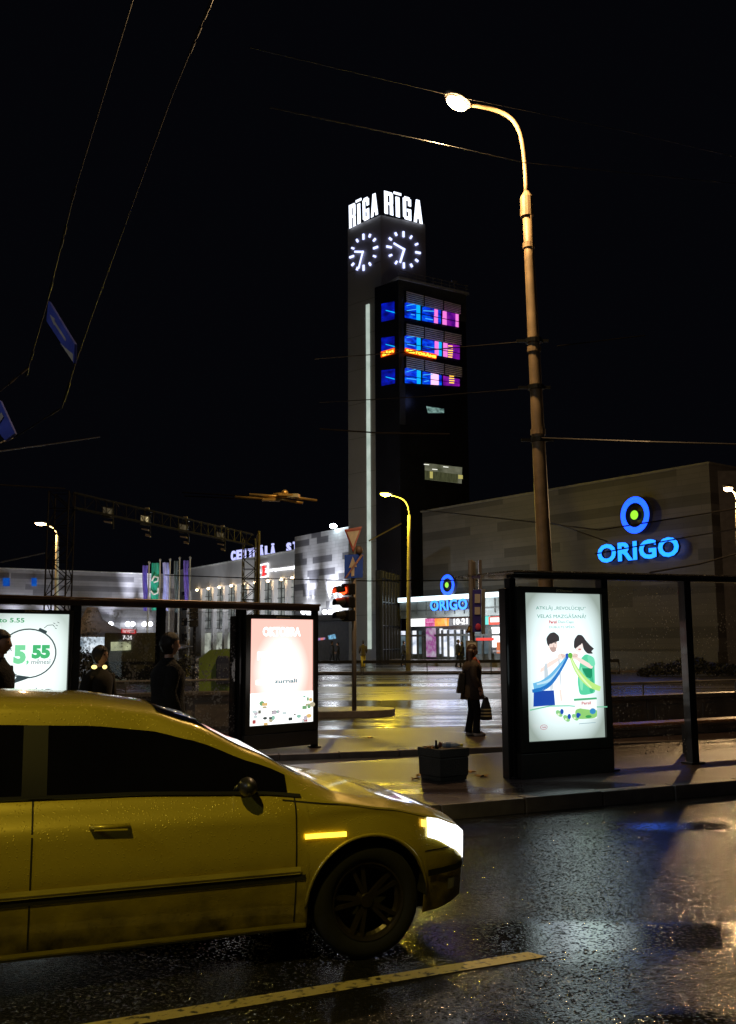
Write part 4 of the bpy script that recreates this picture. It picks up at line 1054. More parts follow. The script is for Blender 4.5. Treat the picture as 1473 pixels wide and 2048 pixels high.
# right shelter
RA = onz(1030, 1556, .145); RB = onz(1384, 1527, .145)
dR = (RB - RA).normalized(); RE = RB + dR * 5.5
plR = Plane(RA, RE)
zRA = plR.ab(plR.px(1020, 1148))[1]; zRE0 = plR.ab(plR.px(1473, 1158))[1]; aEnd = plR.a_of(1473, 1158)
zRE = zRA + (zRE0 - zRA) * plR.len / aEnd
aP = plR.a_of(1375, 1300); aM = plR.a_of(1203, 1170)
shR, plR = shelter('bus_shelter', RA, RE, zRA, zRE, .145, [(0.0, .085), (aM, .10), (aP, .115), (aP * 2, .1)],
                   [(aM, aP - .06, .30, zRA - .1), (aP + .06, aP * 2 - .05, .30, zRA - .06)], GL_R, 'right hand glass bus shelter with rain specked panes and a thick dark post', .05, 1.3, mat('beam_dark', (.05, .045, .04), .25, .6))
# bench in right shelter (behind)
bp0 = plR.p(plR.a_of(1228, 1450), 0, -.7); bp1 = plR.p(aP * 2, 0, -.7)
bench = empty('bench', Vector((bp0.x, bp0.y, .145)), 'long brown bench seat inside the right glass shelter', 'bench')
plb = Plane(bp0, bp1)
bb = MB(); bb.fbox(plb, 0, plb.len, .56, .60, -.3, .0); bb.build('seat', mat('bench_wood', (.28, .14, .07), .3, coat=.5), bench, bevel=.01)
for t in (.12, .5, .88):
    bb = MB(); bb.fbox(plb, plb.len * t - .03, plb.len * t + .03, .145, .56, -.2, -.12); bb.build('leg', M_dark, bench)
# left shelter
LA = onz(-10, 1560, .088); 
LBp = onz(634, 1494, .088)
zLB = at(633, 1212, LBp.y).z
LA = onz(-10, 1197, zLB - .02); LA.z = 0
plL = Plane(LA, LBp)
shL, plL = shelter('bus_shelter', LA - plL.r * 2.5, LBp, zLB, zLB, .088, [(plL.a_of(150, 1290) + 2.5, .10), (plL.a_of(321, 1290) + 2.5, .09), (plL.a_of(482, 1290) + 2.5, .12), (plL.len + 2.45, .06)],
                   [(plL.a_of(156) + 2.5, plL.a_of(315) + 2.5, .4, zLB - .12), (plL.a_of(327) + 2.5, plL.a_of(474) + 2.5, .4, zLB - .12)], GL_L, 'long left hand glass bus shelter with brown roof beam behind the walkers', .085, 0, mat('beam_brown', (.09, .055, .035), .3, .5, coat=.5))

# ================================================================== POSTERS
def poster_stand(pl, quad_poster, quad_frame, c, label, name='poster_stand'):
    """quads as px bl,br,tr,tl ; frame is a thick box standing on the ground"""
    F = [pl.px(u, v, c) for u, v in quad_frame]
    a0, z0 = pl.ab(F[0]); a1, z1 = pl.ab(F[2])
    zb_ = max(0, min(z0, .145)); 
    r_ = empty(name, pl.p((a0 + a1) / 2, zb_, c - .1), label, 'poster stand', 'backlit poster stands at the shelters')
    Q = [pl.px(u, v, c + .004) for u, v in quad_poster]
    p0, q0 = pl.ab(Q[0]); p1, q1 = pl.ab(Q[2])
    q0 = (pl.ab(Q[0])[1] + pl.ab(Q[1])[1]) / 2; q1 = (pl.ab(Q[2])[1] + pl.ab(Q[3])[1]) / 2
    p0 = (pl.ab(Q[0])[0] + pl.ab(Q[3])[0]) / 2; p1 = (pl.ab(Q[1])[0] + pl.ab(Q[2])[0]) / 2
    b_ = MB(); b_.fbox(pl, a0, a1, zb_, z1, c - .22, c - .03); b_.build('housing', M_dark, r_, bevel=.012)
    b_ = MB(); f = .006
    b_.fbox(pl, a0, p0, q0 - .12, z1, c - .03 + .002, c + .022); b_.fbox(pl, p1, a1, q0 - .12, z1, c - .028, c + .022)
    b_.fbox(pl, p0, p1, q1, z1, c - .028, c + .022); b_.fbox(pl, p0, p1, q0 - .12, q0, c - .028, c + .022)
    b_.build('frame', mat('stand_frame', (.022, .022, .016), .35, .3), r_, bevel=.006)
    b_ = MB(); b_.fbox(pl, a0 - .01, a1 + .01, zb_, q0 - .12 - .012, c - .23, c + .012); b_.build('base', mat('stand_base', (.02, .018, .013), .5), r_, bevel=.01)
    b_ = MB(); b_.fbox(pl, a0 - .11, a0 - .012, zb_, z1 - .02, c - .24, c - .1); b_.build('side_post', M_dark, r_, bevel=.01)
    quad = [pl.p(p0, q0, c - .012), pl.p(p1, q0, c - .012), pl.p(p1, q1, c - .012), pl.p(p0, q1, c - .012)]
    am = (a0 + a1) / 2; w_ = (p1 - p0) * .11
    b_ = MB(); text_quad(b_, 'JCDecaux', [pl.p(am - w_, q1 + .012, c + .026), pl.p(am + w_, q1 + .012, c + .026), pl.p(am + w_, q1 + .045, c + .026), pl.p(am - w_, q1 + .045, c + .026)], pl.n, .003)
    b_.build('maker_lettering', mat('maker_gold', (.35, .28, .15), .4), r_)
    return r_, quad, pl
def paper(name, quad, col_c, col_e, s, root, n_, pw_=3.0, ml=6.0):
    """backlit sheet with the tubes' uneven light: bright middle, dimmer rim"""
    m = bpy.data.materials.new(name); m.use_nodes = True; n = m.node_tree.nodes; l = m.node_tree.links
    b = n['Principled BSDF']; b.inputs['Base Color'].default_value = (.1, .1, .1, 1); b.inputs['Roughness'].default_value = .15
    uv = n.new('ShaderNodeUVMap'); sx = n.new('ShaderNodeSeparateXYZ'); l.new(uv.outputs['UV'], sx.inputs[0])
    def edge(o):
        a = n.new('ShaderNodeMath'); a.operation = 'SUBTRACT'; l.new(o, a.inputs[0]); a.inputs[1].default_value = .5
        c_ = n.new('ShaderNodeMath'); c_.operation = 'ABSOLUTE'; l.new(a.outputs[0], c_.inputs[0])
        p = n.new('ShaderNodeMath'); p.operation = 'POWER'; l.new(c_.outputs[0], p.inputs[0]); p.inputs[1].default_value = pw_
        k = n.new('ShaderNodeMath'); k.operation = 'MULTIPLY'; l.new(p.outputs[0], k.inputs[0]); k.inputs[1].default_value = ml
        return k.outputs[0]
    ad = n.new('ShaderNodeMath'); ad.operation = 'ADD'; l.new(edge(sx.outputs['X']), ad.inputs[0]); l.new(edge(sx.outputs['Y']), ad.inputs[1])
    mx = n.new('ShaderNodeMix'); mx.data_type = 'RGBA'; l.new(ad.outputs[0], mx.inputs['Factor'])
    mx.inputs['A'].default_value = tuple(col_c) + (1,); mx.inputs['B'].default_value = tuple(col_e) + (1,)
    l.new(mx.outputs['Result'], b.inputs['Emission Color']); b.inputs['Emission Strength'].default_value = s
    me = bpy.data.meshes.new(name); o0 = rootloc(root)
    me.from_pydata([tuple(p - o0) for p in quad], [], [(0, 1, 2, 3)]); ul = me.uv_layers.new(name='uv')
    for i, t in enumerate(((0, 0), (1, 0), (1, 1), (0, 1))): ul.data[i].uv = t
    me.materials.append(m); o = bpy.data.objects.new('poster_sheet', me); C.objects.link(o); o.parent = root
    return o
class Art:
    def __init__(s, quad, n_, root): s.q = quad; s.n = n_; s.root = root; s.k = 1; s.groups = {}; s.cur = 'print'
    def P(s, x, y, k=None): return bil(s.q, x, 1 - y) + s.n * (.0012 * (s.k if k is None else k))
    def poly(s, pts, col, st=1.0, name=None):
        if s.cur in ('man_figure', 'woman_figure', 'product_box') and 5 <= len(pts) < 19:
            for _ in range(2):
                q_ = []
                for i in range(len(pts)):
                    a, b2 = pts[i], pts[(i + 1) % len(pts)]
                    q_ += [(a[0] * .82 + b2[0] * .18, a[1] * .82 + b2[1] * .18), (a[0] * .18 + b2[0] * .82, a[1] * .18 + b2[1] * .82)]
                pts = q_
        mb = s.groups.setdefault(name or s.cur, [MB(), []]); m = em(col, st)
        if m not in mb[1]: mb[1].append(m)
        P = [s.P(x, y) for x, y in pts]
        bm = bmesh.new(); vs = [bm.verts.new(p) for p in P]
        try:
            f = bm.faces.new(vs); r = bmesh.ops.triangulate(bm, faces=[f]); bm.verts.index_update()
            mb[0].add([v.co for v in bm.verts], [[v.index for v in f.verts] for f in bm.faces], mb[1].index(m))
        except Exception: pass
        bm.free(); s.k += 1
    def ell(s, cx, cy, rx, ry, col, st=1.0, name=None, seg=20, rot=0):
        s.poly([(cx + rx * math.cos(t) * math.cos(rot) - ry * math.sin(t) * math.sin(rot), cy + rx * math.cos(t) * math.sin(rot) + ry * math.sin(t) * math.cos(rot)) for t in [2 * math.pi * i / seg for i in range(seg)]], col, st, name)
    def line(s, pts, w_, col, st=1.0, name=None, asp=1.0):
        if s.cur in ('blue_cloth', 'green_cloth'):
            w_ = list(w_)
            for _ in range(3):
                q_ = [pts[0]]; u_ = [w_[0]]
                for i in range(len(pts) - 1):
                    for t in (.25, .75): q_.append((pts[i][0] * (1 - t) + pts[i + 1][0] * t, pts[i][1] * (1 - t) + pts[i + 1][1] * t)); u_.append(w_[i] * (1 - t) + w_[i + 1] * t)
                pts = q_ + [pts[-1]]; w_ = u_ + [w_[-1]]
        for i in range(len(pts) - 1):
            (x0, y0), (x1, y1) = pts[i], pts[i + 1]; dx, dy = (x1 - x0), (y1 - y0) * asp; L = math.hypot(dx, dy) or 1
            wa = w_[i] if isinstance(w_, (list, tuple)) else w_; wb = w_[i + 1] if isinstance(w_, (list, tuple)) else w_
            nx, ny = -dy / L, dx / L / asp
            s.poly([(x0 + nx * wa, y0 + ny * wa), (x0 - nx * wa, y0 - ny * wa), (x1 - nx * wb, y1 - ny * wb), (x1 + nx * wb, y1 + ny * wb)], col, st, name); s.k -= 1
        s.k += 1
    def text(s, body, x0, x1, y0, y1, col, st=1.0, bold=0., name=None, shear=0.):
        mb = s.groups.setdefault(name or s.cur, [MB(), []]); m = em(col, st)
        if m not in mb[1]: mb[1].append(m)
        text_quad(mb[0], body, [s.P(x0, y1), s.P(x1, y1 + shear), s.P(x1, y0 + shear), s.P(x0, y0)], s.n, 0, mi=mb[1].index(m), bold=bold); s.k += 1
    def done(s):
        for nm, (mb, ms) in s.groups.items(): mb.build(nm, ms, s.root)
# ---- right poster (laundry advert)
st1, q1, pl1 = poster_stand(plR, [(1057, 1484), (1211, 1474), (1203, 1187), (1050, 1187)], [(1046, 1560), (1222, 1546), (1213, 1177), (1040, 1176)], .14,
                            'backlit poster stand showing a man and woman holding blue and green cloth')
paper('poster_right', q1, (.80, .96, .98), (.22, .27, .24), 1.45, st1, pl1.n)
A = Art(q1, pl1.n, st1)
GT = lin(60, 150, 130)
A.cur = 'slogan'
A.text('ATKLĀJ „REVOLŪCIJU”', .15, .80, .085, .120, GT, .9, .0); A.cur = 'slogan_line'
A.text('VELAS MAZGĀŠANĀ!', .16, .80, .140, .172, GT, .9, .0)
A.cur = 'sub_slogan'
A.text('Persil', .31, .41, .188, .210, lin(210, 60, 70), 1.0, .03); A.text('Duo-Caps', .43, .63, .188, .212, GT, .9); A.text('DUBULTS SPĒKS', .31, .64, .222, .242, GT, .95)
W1 = (.93, .96, .98); SK = lin(240, 218, 208); SKs = lin(205, 172, 162); HR = lin(55, 48, 50)
A.cur = 'man_figure'
# man
A.poly([(.22, .42), (.30, .405), (.42, .40), (.44, .52), (.45, .66), (.20, .66), (.16, .55)], W1, 1.15)
A.poly([(.17, .545), (.19, .50), (.34, .462), (.44, .432), (.46, .452), (.34, .488), (.235, .528)], SK, 1.15)
A.poly([(.17, .48), (.25, .425), (.33, .41), (.36, .445), (.25, .49), (.18, .52)], W1, 1.2)
A.ell(.345, .352, .062, .046, SK, 1.1, rot=.1); A.poly([(.30, .372), (.39, .372), (.375, .40), (.345, .408), (.315, .398)], SKs, .9)
A.poly([(.27, .35), (.26, .31), (.31, .275), (.37, .268), (.43, .295), (.43, .335), (.40, .318), (.33, .315), (.30, .335), (.295, .37)], HR, 1.0)
A.ell(.35, .392, .035, .012, SKs, .9); A.ell(.325, .345, .012, .004, HR, 1); A.ell(.375, .343, .012, .004, HR, 1); A.poly([(.35, .348), (.36, .372), (.345, .372)], SKs, 1)
A.poly([(.08, .665), (.335, .665), (.345, .765), (.07, .77)], lin(10, 70, 180), .9)
A.poly([(.40, .66), (.43, .66), (.44, .74), (.415, .74)], SK, 1.2)
A.cur = 'woman_figure'
A.poly([(.22, .50), (.25, .47), (.27, .56), (.24, .64), (.215, .62)], lin(205, 218, 226), 1.0)
A.poly([(.40, .45), (.42, .45), (.43, .58), (.42, .65), (.41, .56)], lin(210, 222, 230), 1.0)
A.poly([(.28, .66), (.30, .60), (.33, .60), (.32, .66), (.30, .665)], lin(222, 232, 238), 1.0)
# woman
A.cur = 'woman_figure'
A.poly([(.69, .455), (.76, .42), (.86, .44), (.88, .50), (.84, .62), (.88, .69), (.74, .705), (.66, .70), (.64, .60)], lin(90, 215, 165), 1.0)
A.poly([(.70, .52), (.84, .52), (.84, .60), (.76, .58)], lin(10, 150, 100), .95)
A.poly([(.60, .448), (.64, .434), (.80, .485), (.86, .505), (.83, .528), (.70, .488)], SK, 1.15)
A.poly([(.78, .425), (.87, .445), (.885, .50), (.84, .51), (.79, .48)], lin(120, 228, 185), 1.0)
A.poly([(.66, .56), (.70, .50), (.72, .58), (.70, .68), (.67, .66)], lin(140, 235, 190), 1.0); A.poly([(.80, .60), (.84, .57), (.86, .66), (.82, .70), (.79, .68)], lin(60, 190, 140), .95)
A.ell(.67, .365, .058, .045, (.93, .80, .76), 1.15, rot=-.1)
A.poly([(.60, .37), (.61, .32), (.66, .285), (.72, .29), (.77, .33), (.80, .37), (.88, .385), (.82, .395), (.86, .42), (.78, .42), (.73, .39), (.715, .34), (.66, .32), (.62, .35), (.62, .39)], HR, 1.0)
A.ell(.65, .355, .010, .004, HR, 1); A.ell(.69, .353, .010, .004, HR, 1); A.ell(.675, .388, .02, .005, lin(200, 110, 110), 1)
A.cur = 'hands'
# hands and knot
A.ell(.435, .435, .05, .022, SK, 1.2); A.ell(.60, .435, .05, .022, SK, 1.2)
for k in range(4): A.line([(.43 + .016 * k, .42), (.45 + .014 * k, .444)], .004, SKs, 1, asp=1.7); A.line([(.58 + .014 * k, .444), (.60 + .014 * k, .42)], .004, SKs, 1, asp=1.7)
A.cur = 'blue_cloth'
A.line([(.50, .44), (.42, .50), (.30, .58), (.18, .63), (.06, .64)], [.02, .035, .05, .06, .05], lin(110, 190, 235), 1.0, asp=1.8)
A.line([(.50, .45), (.40, .52), (.27, .60), (.10, .62)], [.006, .012, .018, .01], lin(190, 228, 245), 1.05, asp=1.8)
A.line([(.51, .435), (.43, .51), (.31, .60), (.20, .65), (.04, .665)], [.012, .016, .022, .026, .02], lin(20, 120, 205), .95, asp=1.8)
A.cur = 'green_cloth'
A.line([(.54, .44), (.60, .52), (.68, .58), (.78, .635), (.92, .665)], [.015, .028, .036, .04, .03], lin(190, 235, 130), 1.05, asp=1.8)
A.cur = 'green_cloth'; A.line([(.545, .45), (.61, .53), (.70, .60), (.80, .655)], [.004, .010, .012, .008], lin(225, 248, 190), 1.1, asp=1.8)
A.cur = 'knot'
A.ell(.495, .432, .022, .018, lin(20, 80, 200), .9); A.ell(.535, .430, .03, .02, lin(110, 190, 60), .95)
# table, box and caps
A.cur = 'table_line'
A.line([(.0, .79), (.25, .768), (.50, .772), (.70, .785), (1.0, .79)], .007, lin(120, 205, 165), .95, asp=1.8)
A.cur = 'product_box'
A.poly([(.56, .725), (.86, .722), (.865, .735), (.56, .74)], lin(80, 190, 130), .9)
A.poly([(.57, .74), (.86, .735), (.855, .865), (.57, .865)], (.90, .95, .93), 1.1)
A.text('Persil', .66, .78, .748, .768, lin(205, 70, 80), 1.0, .02)
A.poly([(.57, .80), (.66, .79), (.70, .83), (.86, .80), (.855, .865), (.57, .865)], lin(150, 215, 120), .95); A.ell(.80, .815, .04, .02, lin(60, 150, 210), .9); A.ell(.61, .835, .03, .012, lin(40, 100, 190), .9); A.ell(.74, .85, .04, .01, lin(60, 170, 90), .9)
A.cur = 'capsules'
for (x, y) in ((.36, .82), (.45, .855), (.56, .85)):
    A.ell(x, y, .045, .02, lin(150, 215, 140), .95, rot=.3); A.ell(x + .035, y - .012, .022, .018, lin(25, 80, 190), .9); A.ell(x - .01, y + .006, .015, .008, lin(220, 240, 200), 1.1)
A.cur = 'maker_mark'
A.ell(.155, .905, .045, .017, lin(190, 110, 120), 1); A.ell(.155, .905, .039, .014, (.72, .82, .84), 1.0); A.text('Henkel', .13, .18, .899, .911, lin(180, 90, 100), 1, .02)
A.line([(.60, .895), (.82, .892)], .002, lin(150, 180, 190), 1)
A.done()
point_light('poster_glow', sum(q1, Vector()) / 4 + pl1.n * .5, 7, (.8, .97, 1), .4, st1)
# ---- centre poster
st2, q2, pl2 = poster_stand(plL, [(500, 1448), (627, 1447), (627, 1240), (500, 1237)], [(488, 1496), (635, 1494), (634, 1232), (489, 1228)], .10,
                            'glaring pink and white backlit poster stand in the middle, its writing bleached out')
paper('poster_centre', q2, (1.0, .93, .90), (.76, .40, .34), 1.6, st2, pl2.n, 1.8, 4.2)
A = Art(q2, pl2.n, st2); WW = (1, 1, 1)
A.cur = 'headline'
A.text('OKTOBRA', .20, .80, .075, .165, WW, 2.0, .05)
A.text('IEŠI', .38, .64, .19, .275, WW, 2.0, .06); A.text('PIEDĀVĀ', .12, .62, .29, .39, WW, 2.0, .06)
A.line([(.28, .44), (.62, .44)], .02, WW, 2); A.line([(.2, .5), (.7, .5)], .02, WW, 2); A.line([(.10, .6), (.36, .6)], .022, WW, 2)
A.cur = 'magazine_name'
A.text('zurnali', .38, .74, .575, .615, lin(90, 140, 150), 1.0, .03)
A.cur = 'magazine_covers'
A.poly([(0, .70), (1, .70), (1, 1), (0, 1)], (.97, 1.0, .97), 1.5)
rnd = random.Random(3)
cols = [lin(150, 200, 180), lin(200, 190, 200), lin(110, 110, 100), lin(230, 190, 120), lin(180, 80, 80), lin(60, 70, 70), lin(210, 225, 225), lin(120, 170, 120), lin(190, 180, 150)]
for i in range(46):
    x = rnd.uniform(.0, .95); y = rnd.uniform(.72, .98)
    if .22 < x < .8 and y < .87: continue
    w_ = rnd.uniform(.03, .09); h_ = rnd.uniform(.012, .035)
    if rnd.random() < .4: A.ell(min(x, .92) + w_ * .5, min(y, .96), w_ * .5, h_ * .7, cols[i % 9], 1.0)
    else: A.poly([(x, y), (min(1, x + w_), y), (min(1, x + w_), min(1, y + h_)), (x, min(1, y + h_))], cols[i % 9], 1.0)
A.done()
point_light('poster_glow', sum(q2, Vector()) / 4 + pl2.n * .5, 7, (1, .9, .85), .4, st2)
# ---- left poster
st3, q3, pl3 = poster_stand(plL, [(-20, 1436), (134, 1434), (138, 1230), (-20, 1225)], [(-34, 1492), (146, 1490), (146, 1222), (-34, 1217)], .12,
                            'backlit white poster stand with speech bubble and green price at left edge')
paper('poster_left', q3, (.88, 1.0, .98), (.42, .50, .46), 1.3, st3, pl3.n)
A = Art(q3, pl3.n, st3)
def lp(u, v): return ((u + 20) / 157., (v - 1227.) / (1435 - 1227.))
def bezc(cx, cy, rx, ry, a0, a1, n=26): return [lp(cx + rx * math.cos(R(a0 + (a1 - a0) * i / n)), cy + ry * math.sin(R(a0 + (a1 - a0) * i / n))) for i in range(n + 1)]
DK = lin(60, 75, 78); G1 = lin(75, 190, 120); G2 = lin(130, 225, 165)
A.cur = 'speech_bubble'
A.line(bezc(55, 1307, 57, 49, -180, 118), .009, DK, .9, asp=1.33)
A.line(bezc(55, 1307, 57, 49, 180, 143), [.009 + .009 * i / 26 for i in range(27)], DK, .9, asp=1.33)
A.poly([lp(9, 1340), lp(38, 1352), lp(20, 1369), lp(55, 1358), lp(60, 1354), lp(28, 1363), lp(36, 1350), lp(12, 1336)], DK, .9)
A.cur = 'bomb_fuse'
A.poly([lp(76, 1255), lp(92, 1262), lp(89, 1269), lp(73, 1261)], DK, .9)
A.line([lp(85, 1256), lp(92, 1250), lp(103, 1249), lp(107, 1253)], .004, DK, .9, asp=1.33)
for (x, y) in ((106, 1246), (111, 1250), (109, 1256), (114, 1244)): A.line([lp(x - 2, y - 1), lp(x + 2, y + 1)], .003, DK, .9)
A.cur = 'top_writing'
A.text('tto 5.55', *[lp(-12, 0)[0], lp(44, 0)[0]], lp(0, 1236)[1], lp(0, 1245)[1], lin(50, 160, 100), .95, .02)
A.cur = 'price'
A.text('LS', lp(8, 0)[0], lp(22, 0)[0], lp(0, 1296)[1], lp(0, 1302)[1], DK, .9)
A.text('5', lp(25, 0)[0], lp(50, 0)[0], lp(0, 1290)[1], lp(0, 1328)[1], G2, 1.0, .07)
A.text(',', lp(51, 0)[0], lp(56, 0)[0], lp(0, 1321)[1], lp(0, 1330)[1], G2, 1.0, .05)
A.text('55', lp(61, 0)[0], lp(99, 0)[0], lp(0, 1290)[1], lp(0, 1318)[1], G1, 1.0, .07)
A.cur = 'small_writing'
A.text('mēnesī', lp(61, 0)[0], lp(101, 0)[0], lp(0, 1319)[1], lp(0, 1329)[1], DK, .9)
A.text('NETEROBEŽOTI', lp(-8, 0)[0], lp(104, 0)[0], lp(0, 1376)[1], lp(0, 1392)[1], DK, .9)
A.done()
# a side litter: yellow sign patch etc. skipped

# ================================================================== planter with bottles, leaves
pc = onz(889, 1566, .145)
pl_yaw = R(33)
planter = empty('concrete_planter', pc + Vector((0, .3, 0)), 'square dark concrete planter used as a bin beside the right poster stand', 'planter')
cx, cy = pc.x + .02, pc.y + .33
bb = MB(); hw = .20
def sqring(h, s_, rz=pl_yaw): return [Vector((cx + s_ * (math.cos(rz) * a - math.sin(rz) * b_), cy + s_ * (math.sin(rz) * a + math.cos(rz) * b_), h)) for a, b_ in ((-1, -1), (1, -1), (1, 1), (-1, 1))]
bb.rings([sqring(.145, .185), sqring(.19, .19), sqring(.20, .20), sqring(.39, .205), sqring(.395, .20), sqring(.405, .20), sqring(.41, .213), sqring(.50, .213), sqring(.50, .18), sqring(.46, .17)])
bb.build('box', mat('planter_concrete', (.04, .038, .030), .6, scale=5, var=.3, bump=.4), planter, bevel=.008)
bb = MB(); bb.poly(sqring(.485, .172), Vector((0, 0, 1)), .03); bb.build('soil', mat('soil', (.05, .035, .025), .8, bump=.8, scale=9), planter)
bo = empty('water_bottle', Vector((cx + .08, cy - .02, .50)), 'clear plastic bottle with yellow cap lying on the planter', 'bottle')
bdir = Vector((.98, -.12, 0)).normalized(); s0 = Vector((cx - .02, cy - .10, .535))
bb = MB(); bb.tube([s0, s0 + bdir * .02, s0 + bdir * .07, s0 + bdir * .08, s0 + bdir * .15, s0 + bdir * .19, s0 + bdir * .21], [.02, .032, .032, .029, .032, .014, .013], 12)
bb.build('body', mat('bottle_plastic', (.55, .58, .60), .08, var=.3, coat=1.0, scale=20), bo, smooth=True)
bb = MB(); bb.tube([s0 + bdir * .045, s0 + bdir * .1], .0335, 12, cap=False); bb.build('label', mat('bottle_label', (.2, .28, .42), .4), bo)
bb = MB(); bb.tube([s0 + bdir * .208, s0 + bdir * .236], .017, 12); bb.build('cap', mat('yellow_cap', (.75, .62, .03), .35), bo)
bk = empty('beer_bottle', Vector((cx - .09, cy - .12, .50)), 'dark brown bottle neck standing up out of the planter', 'bottle')
bb = MB(); p = Vector((cx - .09, cy - .12, .45)); bb.tube([p, p + Vector((0, 0, .06)), p + Vector((0, 0, .09)), p + Vector((0, 0, .14))], [.03, .03, .014, .013], 12); bb.build('glass', mat('brown_glass', (.02, .01, .004), .08, coat=1), bk, smooth=True)
bc_ = empty('crumpled_cup', Vector((cx - .01, cy - .1, .50)), 'crumpled reddish paper cup between the two bottles on the planter', 'cup')
bb = MB(); bb.tube([(cx - .06, cy - .1, .51), (cx - .04, cy - .1, .545), (cx - .01, cy - .09, .53)], [.022, .03, .018], 9); bb.build('paper', mat('cup_red', (.16, .05, .03), .5), bc_)
leafm = mat('leaf_yellow', (.45, .24, .05), .5, var=.4, scale=30)
def leaf(u, v, s_, rz, label, zb=.146, onp=None):
    p = onz(u, v, zb) if onp is None else onp
    bb = MB(); n = 11; pts_ = []
    for i in range(n * 2):
        t = math.pi * i / n; r_ = s_ * (1.0 if i % 2 == 0 else .5) * (1 + .3 * math.cos(t))
        pts_.append(p + Vector((math.cos(t + rz) * r_, math.sin(t + rz) * r_ * .8, .012 + .012 * math.sin(3 * t))))
    c_ = p + Vector((0, 0, .008)); bb.add([c_] + pts_, [(0, i + 1, (i + 1) % (2 * n) + 1) for i in range(2 * n)])
    o = bb.build('fallen_leaf', leafm, loc=p); o.modifiers.new('s', 'SOLIDIFY').thickness = .002
    tag(o, label, 'leaf', 'fallen autumn leaves')
leaf(829, 1559, .06, .3, 'yellow leaf lying on the pavement left of the planter')
leaf(842, 1552, .07, 1.3, 'brown leaf touching the left foot of the planter')
leaf(966, 1553, .09, 2.1, 'long yellow leaf on the pavement right of the planter')
leaf(941, 1545, .07, .9, 'orange leaf leaning against the right side of the planter')
leaf(740, 1476, .06, .9, 'brown leaf on the wet back pavement near the kerb island', .09)
leaf(0, 0, .05, .4, 'pale leaf on the left rim of the planter', onp=Vector((cx - .20, cy - .10, .50)))
leaf(0, 0, .035, .9, 'small yellow leaf on the front rim of the planter', onp=Vector((cx - .14, cy - .14, .50)))

# ================================================================== PEOPLE
def skin_body(name, joints, edges, m, parent, M, sub=2):
    """joints: name -> (x,y,z,rx,ry)"""
    keys = list(joints); idx = {k: i for i, k in enumerate(keys)}
    me = bpy.data.meshes.new(name); me.from_pydata([joints[k][:3] for k in keys], [(idx[a], idx[b_]) for a, b_ in edges], [])
    o = bpy.data.objects.new(name, me); C.objects.link(o)
    sk = o.modifiers.new('skin', 'SKIN'); sk.use_smooth_shade = True
    for i, k in enumerate(keys):
        sv = me.skin_vertices[0].data[i]; j = joints[k]; sv.radius = (j[3], j[4] if len(j) > 4 else j[3]); sv.use_root = (i == 0)
    if sub: o.modifiers.new('sub', 'SUBSURF').levels = sub; o.modifiers['sub'].render_levels = sub
    dg = bpy.context.evaluated_depsgraph_get(); ev = o.evaluated_get(dg); nm = bpy.data.meshes.new_from_object(ev)
    vs = [M @ v.co for v in nm.vertices]; fs = [list(p.vertices) for p in nm.polygons]
    bpy.data.objects.remove(o); bpy.data.meshes.remove(me); bpy.data.meshes.remove(nm)
    return vs, fs
